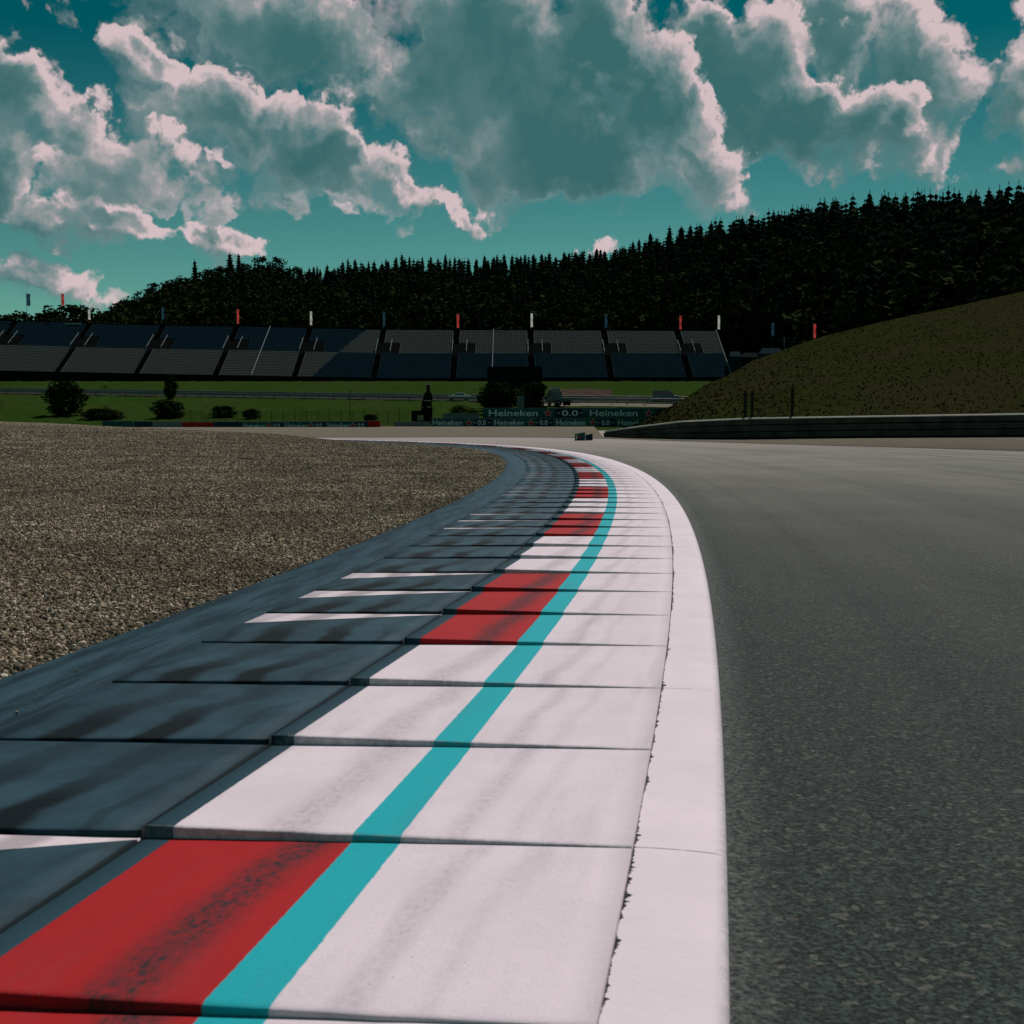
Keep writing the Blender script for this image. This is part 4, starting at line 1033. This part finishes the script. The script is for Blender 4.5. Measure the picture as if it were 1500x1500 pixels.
# ================================================================= THINGS IN THE MEADOW
bush('bush', 97, 612, gy(97, 609), 6.4, 5.0, 'big dark bush on the far left of the meadow', seed=1)
bush('bush', 250, 583, gy(250, 585), 2.8, 4.6, 'small dark bush against the guardrail on the left', seed=2)
bush('bush', 246, 616, 168, 5.5, 2.6, 'low scrubby bush behind the pale grey board', seed=3)
bush('bush', 327, 612, 170, 4.0, 1.7, 'flat rounded bush behind the plain navy board', seed=4)
bush('bush', 368, 614, 166, 2.8, 1.5, 'little bush right of the flat rounded one', seed=5)
bush('bush', 150, 616, 165, 6.0, 1.6, 'low strip of scrub right of the big dark bush', seed=12)
bush('bush', 733, 600, 178, 6.6, 5.0, 'rounded green bush behind the large advertising board', seed=6)
bush('bush', 722, 600, 186, 5.2, 3.6, 'darker bush tucked behind the left of the rounded one', seed=7)
bush('bush', 780, 600, 182, 5.8, 4.9, 'dark bush right of the rounded green one', seed=8)
bush('bush', 676, 607, 172, 3.8, 1.7, 'low yellow green bush above the grey box', 'bushlime', seed=9)
bush('bush', 690, 609, 170, 2.4, 1.3, 'small yellow green bush beside the larger one', 'bushlime', seed=10)
bush('bush', 543, 616, 160, 2.2, 1.1, 'tiny dark bush behind the short red board', seed=11)

# big screen seen from behind
Y = 196.0; p0, p1 = at(714, 570, Y), at(794, 537, Y); r_ = empty('video_screen', ((p0[0]+p1[0])/2, Y, TZ(0, Y))); tag(r_, 'large black video screen seen from behind, rising over the bushes', 'screen')
hz0, hz1 = p0[2]-r_.location.z, p1[2]-r_.location.z; wd = p1[0]-p0[0]
mb = MB(); mb.box((0, 0, (hz0+hz1)/2), (wd, .5, hz1-hz0)); mb.build('panel', M['dark'], r_, bevel=.04)
mb = MB()
for k in range(6): mb.box((-wd/2+wd*(k+.5)/6, -.29, (hz0+hz1)/2), (.08, .07, hz1-hz0-.3))
for k in range(3): mb.box((0, -.30, hz0+(hz1-hz0)*(k+.5)/3), (wd-.3, .05, .08))
mb.build('frame', M['post'], r_)
for s_ in (-1, 1):
    mb = MB(); mb.box((s_*wd*.36, .1, hz0/2-.2), (.4, .4, hz0+.5)); mb.box((s_*wd*.36, .9, .15), (.9, 2.2, .3)); mb.build('leg', M['dark'], r_)

# marshal post
Y = 158.0; b0 = at(617, 626, Y); zg = TZ(b0[0], Y); r_ = empty('marshal_post', (b0[0], Y, zg)); tag(r_, 'dark marshal post with a narrow tower and a white cap', 'marshal post')
pz = lambda py: at(617, py, Y)[2]-zg
pxm = lambda px: at(px, 600, Y)[0]-b0[0]
mb = MB(); mb.box((pxm(618), 0, pz(603)/2), (pxm(632)-pxm(603), 2.2, pz(603))); mb.build('cabin', M['dark'], r_, bevel=.04)
mb = MB(); mb.box((pxm(618), 0, pz(602.2)), (pxm(633)-pxm(602), 2.5, .12)); mb.build('roof', M['post'], r_)
mb = MB(); mb.box((pxm(625), 0, (pz(603)+pz(588))/2), (pxm(634)-pxm(617), 1.2, pz(588)-pz(603)), taper=.8); mb.build('upper_box', M['dark'], r_)
mb = MB(); mb.box((pxm(627), 0, (pz(588)+pz(575))/2), (pxm(634)-pxm(620), .9, pz(575)-pz(588)), taper=.7); mb.build('tower', M['dark'], r_)
mb = MB(); mb.box((pxm(627.5), 0, (pz(575)+pz(564))/2), (pxm(630)-pxm(625), .5, pz(564)-pz(575))); mb.build('mast', M['post'], r_)
mb = MB(); mb.box((pxm(627.5), 0, pz(562.8)), (pxm(630.6)-pxm(624.4), .6, .16)); mb.build('cap', M['lightgrey'], r_)
for (a, b, y_) in ((622,632,587),(614,620,597.5),(626,632,596)):
    mb = MB(); mb.box((pxm((a+b)/2), -.66, pz(y_)), (pxm(b)-pxm(a), .08, .13)); mb.build('sign', M['amber'], r_)
mb = MB()
for k in range(5): mb.box((pxm(636.5), -.2, pz(612)+k*.29), (.32, .06, .10))
mb.bar((pxm(636.5), -.15, 0), (pxm(636.5), -.15, pz(599)), .03, 6); mb.build('marker_ladder', M['amber'], r_)
mb = MB(); mb.box((0, -1.12, pz(612)), (.8, .05, .7)); mb.build('window', M['glass'], r_)

# cabinet
Y = 170.0; p0, p1 = at(757.5, 597.5, Y), at(768, 581, Y); zg = TZ(p0[0], Y); r_ = empty('cabinet', ((p0[0]+p1[0])/2, Y, zg)); h = p1[2]-zg
mb = MB(); mb.box((0, 0, h/2), (p1[0]-p0[0], .7, h)); mb.build('body', M['grey_box'], r_, bevel=.03)
mb = MB(); mb.box((0, 0, h+.04), (p1[0]-p0[0]+.12, .85, .08)); mb.build('lid', M['lightgrey'], r_); mb = MB(); mb.box((-.1, -.37, h*.5), (.05, .03, .4)); mb.build('handle', M['dark'], r_)
tag(r_, 'upright pale grey cabinet between the bushes behind the large board', 'cabinet')

# vehicles
def wheel(parent, x, y, r=.33, w=.22):
    mb = MB(); mb.bar((x, y-w/2, r), (x, y+w/2, r), r, 18); t = mb.build('wheel', M['tyre'], parent)
    s_ = -1 if y < 0 else 1; mb = MB(); mb.bar((x, y+s_*(w/2), r), (x, y+s_*(w/2+.02), r), r*.6, 12); mb.build('rim', M['steel'], t)
def lofted(parent, name, prof, w0, w1, mat):     # side profile (x,z), half-width w0 at the base and w1 at the top
    zs = [p[1] for p in prof]; z0, z1 = min(zs), max(zs); n = len(prof); mb = MB()
    for s_ in (-1, 1):
        for (x, z) in prof: k = (z-z0)/(z1-z0); mb.v.append((x, s_*(w0+(w1-w0)*k), z))
    for i in range(n): j = (i+1) % n; mb.f.append((i, j, n+j, n+i)); mb.m.append(0)
    mb.f.append(tuple(range(n))[::-1]); mb.f.append(tuple(range(n, 2*n))); mb.m += [0, 0]
    return mb.build(name, mat, parent, bevel=.03)
p = G(672, 589.5); pY = RL[0]
X = sx_at(672, 219); r_ = empty('race_car', (X, 219, TZ(X, 219)+.10), math.pi+.05); tag(r_, 'silver white racing car with a rear wing driving along the service road', 'car')
lofted(r_, 'body', [(-2.2,.28),(-2.2,.80),(-1.9,.92),(-1.0,.95),(1.0,.92),(1.9,.74),(2.25,.55),(2.25,.28)], .92, .84, M['car_white'])
ca_ = lofted(r_, 'cabin', [(-1.45,.93),(-.75,1.33),(.35,1.34),(1.15,.93)], .80, .60, M['car_white'])
lofted(ca_, 'window', [(-1.25,.97),(-.72,1.27),(.33,1.28),(.98,.97)], .81, .635, M['glass'])
for x_ in (-1.35, 1.4):
    for y_ in (-.82, .82): wheel(r_, x_, y_)
mb = MB(); mb.box((-2.05, 0, 1.28), (.42, 1.75, .05)); mb.box((-2.05, .6, 1.08), (.12, .05, .4)); mb.box((-2.05, -.6, 1.08), (.12, .05, .4)); mb.build('rear_wing', M['lightgrey'], r_)
for y_ in (-.62, .62): mb = MB(); mb.box((2.2, y_, .66), (.12, .32, .12)); mb.build('headlight', M['lightgrey'], r_)
X = sx_at(974, 214); r_ = empty('van', (X, 214, TZ(X, 214)+.12), .0); tag(r_, 'grey van with a pale roof on the service road near the grass bank', 'van')
lofted(r_, 'body', [(-2.3,.3),(-2.3,1.15),(-2.2,1.2),(1.2,1.2),(2.2,.98),(2.35,.3)], .95, .9, M['car_grey'])
ca_ = lofted(r_, 'cabin', [(-2.25,1.19),(-2.15,1.92),(.75,1.92),(1.6,1.16)], .9, .78, M['car_grey'])
lofted(ca_, 'window', [(-2.1,1.26),(-2.0,1.74),(.68,1.74),(1.35,1.26)], .905, .825, M['glass'])
mb = MB(); mb.box((-.7, 0, 1.95), (2.9, 1.5, .05)); mb.build('roof', M['lightgrey'], r_)
for x_ in (-1.45, 1.5):
    for y_ in (-.84, .84): wheel(r_, x_, y_)
for y_ in (-.66, .66): mb = MB(); mb.box((2.27, y_, .8), (.1, .3, .16)); mb.build('headlight', M['lightgrey'], r_)
# small pale truck
X = sx_at(812, 200); r_ = empty('truck', (X, 200, TZ(X, 200)+.05), math.pi*.5+.5); tag(r_, 'pale grey truck cab parked right of the dark bush', 'truck')
lofted(r_, 'cab', [(-.9,.6),(-.9,2.5),(-.6,2.75),(.5,2.7),(.95,1.7),(1.05,.6)], 1.05, .92, M['grey_box'])
lofted(r_, 'windscreen', [(.52,1.72),(.52,2.45),(.62,2.45),(.955,1.72)], .9, .8, M['glass'])
mb = MB(); mb.box((-.2, 0, 2.93), (1.1, 1.6, .34), taper=.7); mb.build('roof_spoiler', M['lightgrey'], r_)
mb = MB(); mb.box((-2.4, 0, .9), (3.0, 2.0, .35)); mb.build('chassis', M['grey_box'], r_)
for x_ in (.2, -2.0, -3.2):
    for y_ in (-.9, .9): wheel(r_, x_, y_, .48, .28)
for y_ in (-.7, .7): mb = MB(); mb.box((1.06, y_, .85), (.08, .3, .18)); mb.build('headlight', M['lightgrey'], r_)

# earth patch and pale service track
V = []; n = 0
for (x, ya, yb) in [(818,571,583),(840,570.5,583.5),(865,570,584),(885,571,584),(897,573,584)]:
    for y in (ya, (ya+yb)/2, yb): p = G(x, y); V.append((p[0], p[1], TZ(p[0], p[1])+.10))
tag(np_mesh('earth_patch', V, grid_faces(5, 3), M['earth'], smooth=True), kind='structure')
V = []
for x in np.linspace(770, 1090, 24):
    for y in (591.8, 594, 596.5): p = G(x, y+1.0*math.sin(x*.02)); V.append((p[0], p[1], TZ(p[0], p[1])+.06))
tag(np_mesh('gravel_path', V, grid_faces(24, 3), M['runoff'], smooth=True), kind='structure')

# wire fence in front of the meadow
Y = 153.0; r_ = empty('wire_fence', at(420, 617, Y)); fl = Vector(r_.location); r_.location.z = TZ(fl.x, Y); fl = Vector(r_.location); tag(r_, 'thin dark wire fence running behind the left row of boards', 'fence')
for px in range(262, 602, 17):
    x = sx_at(px, Y); mb = MB(); mb.bar((x-fl.x, 0, -.2), (x-fl.x, 0, 1.95 if px % 3 else 2.2), .04, 5); mb.build('post', M['post'], r_)
mb = MB(); xa, xb = sx_at(262, Y), sx_at(600, Y)
for k in range(10): mb.bar((xa-fl.x, 0, .1+k*.2), (xb-fl.x, 0, .1+k*.2), .010, 4)
for k in range(140): x = xa+(xb-xa)*k/139; mb.bar((x-fl.x, 0, 0), (x-fl.x, 0, 1.9), .008, 4)
mb.build('wire_mesh', M['post'], r_)
x = sx_at(513, Y-1); r_ = empty('lamp_pole', (x, Y-1, TZ(x, Y-1))); mb = MB(); mb.bar((0,0,-.2), (0,0,4.6), .05, 6, .03); mb.build('pole', M['post'], r_); mb = MB(); mb.box((.2, 0, 4.6), (.5, .15, .08)); mb.build('lamp_head', M['post'], r_)
tag(r_, 'slim dark pole rising above the wire fence', 'pole')

# small stones thrown out of the trap onto the kerb and the track
V = []; Fq = []; base_ = np.array([(1,0,0),(-1,0,0),(0,1,0),(0,-1,0),(0,0,1),(0,0,-1)], float); fo = np.array([(0,2,4),(2,1,4),(1,3,4),(3,0,4),(2,0,5),(1,2,5),(3,1,5),(0,3,5)])
for k in range(130):
    if k < 80: o_ = 2.99-abs(rng.normal(0, .22)); s_ = rng.uniform(1, 26); z = .014
    elif k < 95: o_ = rng.uniform(.3, 2.5); s_ = rng.uniform(2, 22); z = .030
    else: o_ = -rng.uniform(.05, 4); s_ = rng.uniform(.5, 18); z = -.010
    r_ = rng.uniform(.003, .010)*(1.0 if k < 80 else .7); x, y = K(s_, o_); q = base_*np.array((r_*rng.uniform(.8,1.5), r_, r_*.7))+rng.normal(0, r_*.12, (6, 3)); a = rng.uniform(0, 6.28)
    n = len(V); V += [(x+p[0]*math.cos(a)-p[1]*math.sin(a), y+p[0]*math.sin(a)+p[1]*math.cos(a), z+r_*.4+p[2]) for p in q]; Fq += [tuple(n+i for i in f) for f in fo]
tag(np_mesh('stray_grit', V, Fq, M['stone']), 'small stones scattered over the kerb and the edge of the track', 'stones', kind='stuff')
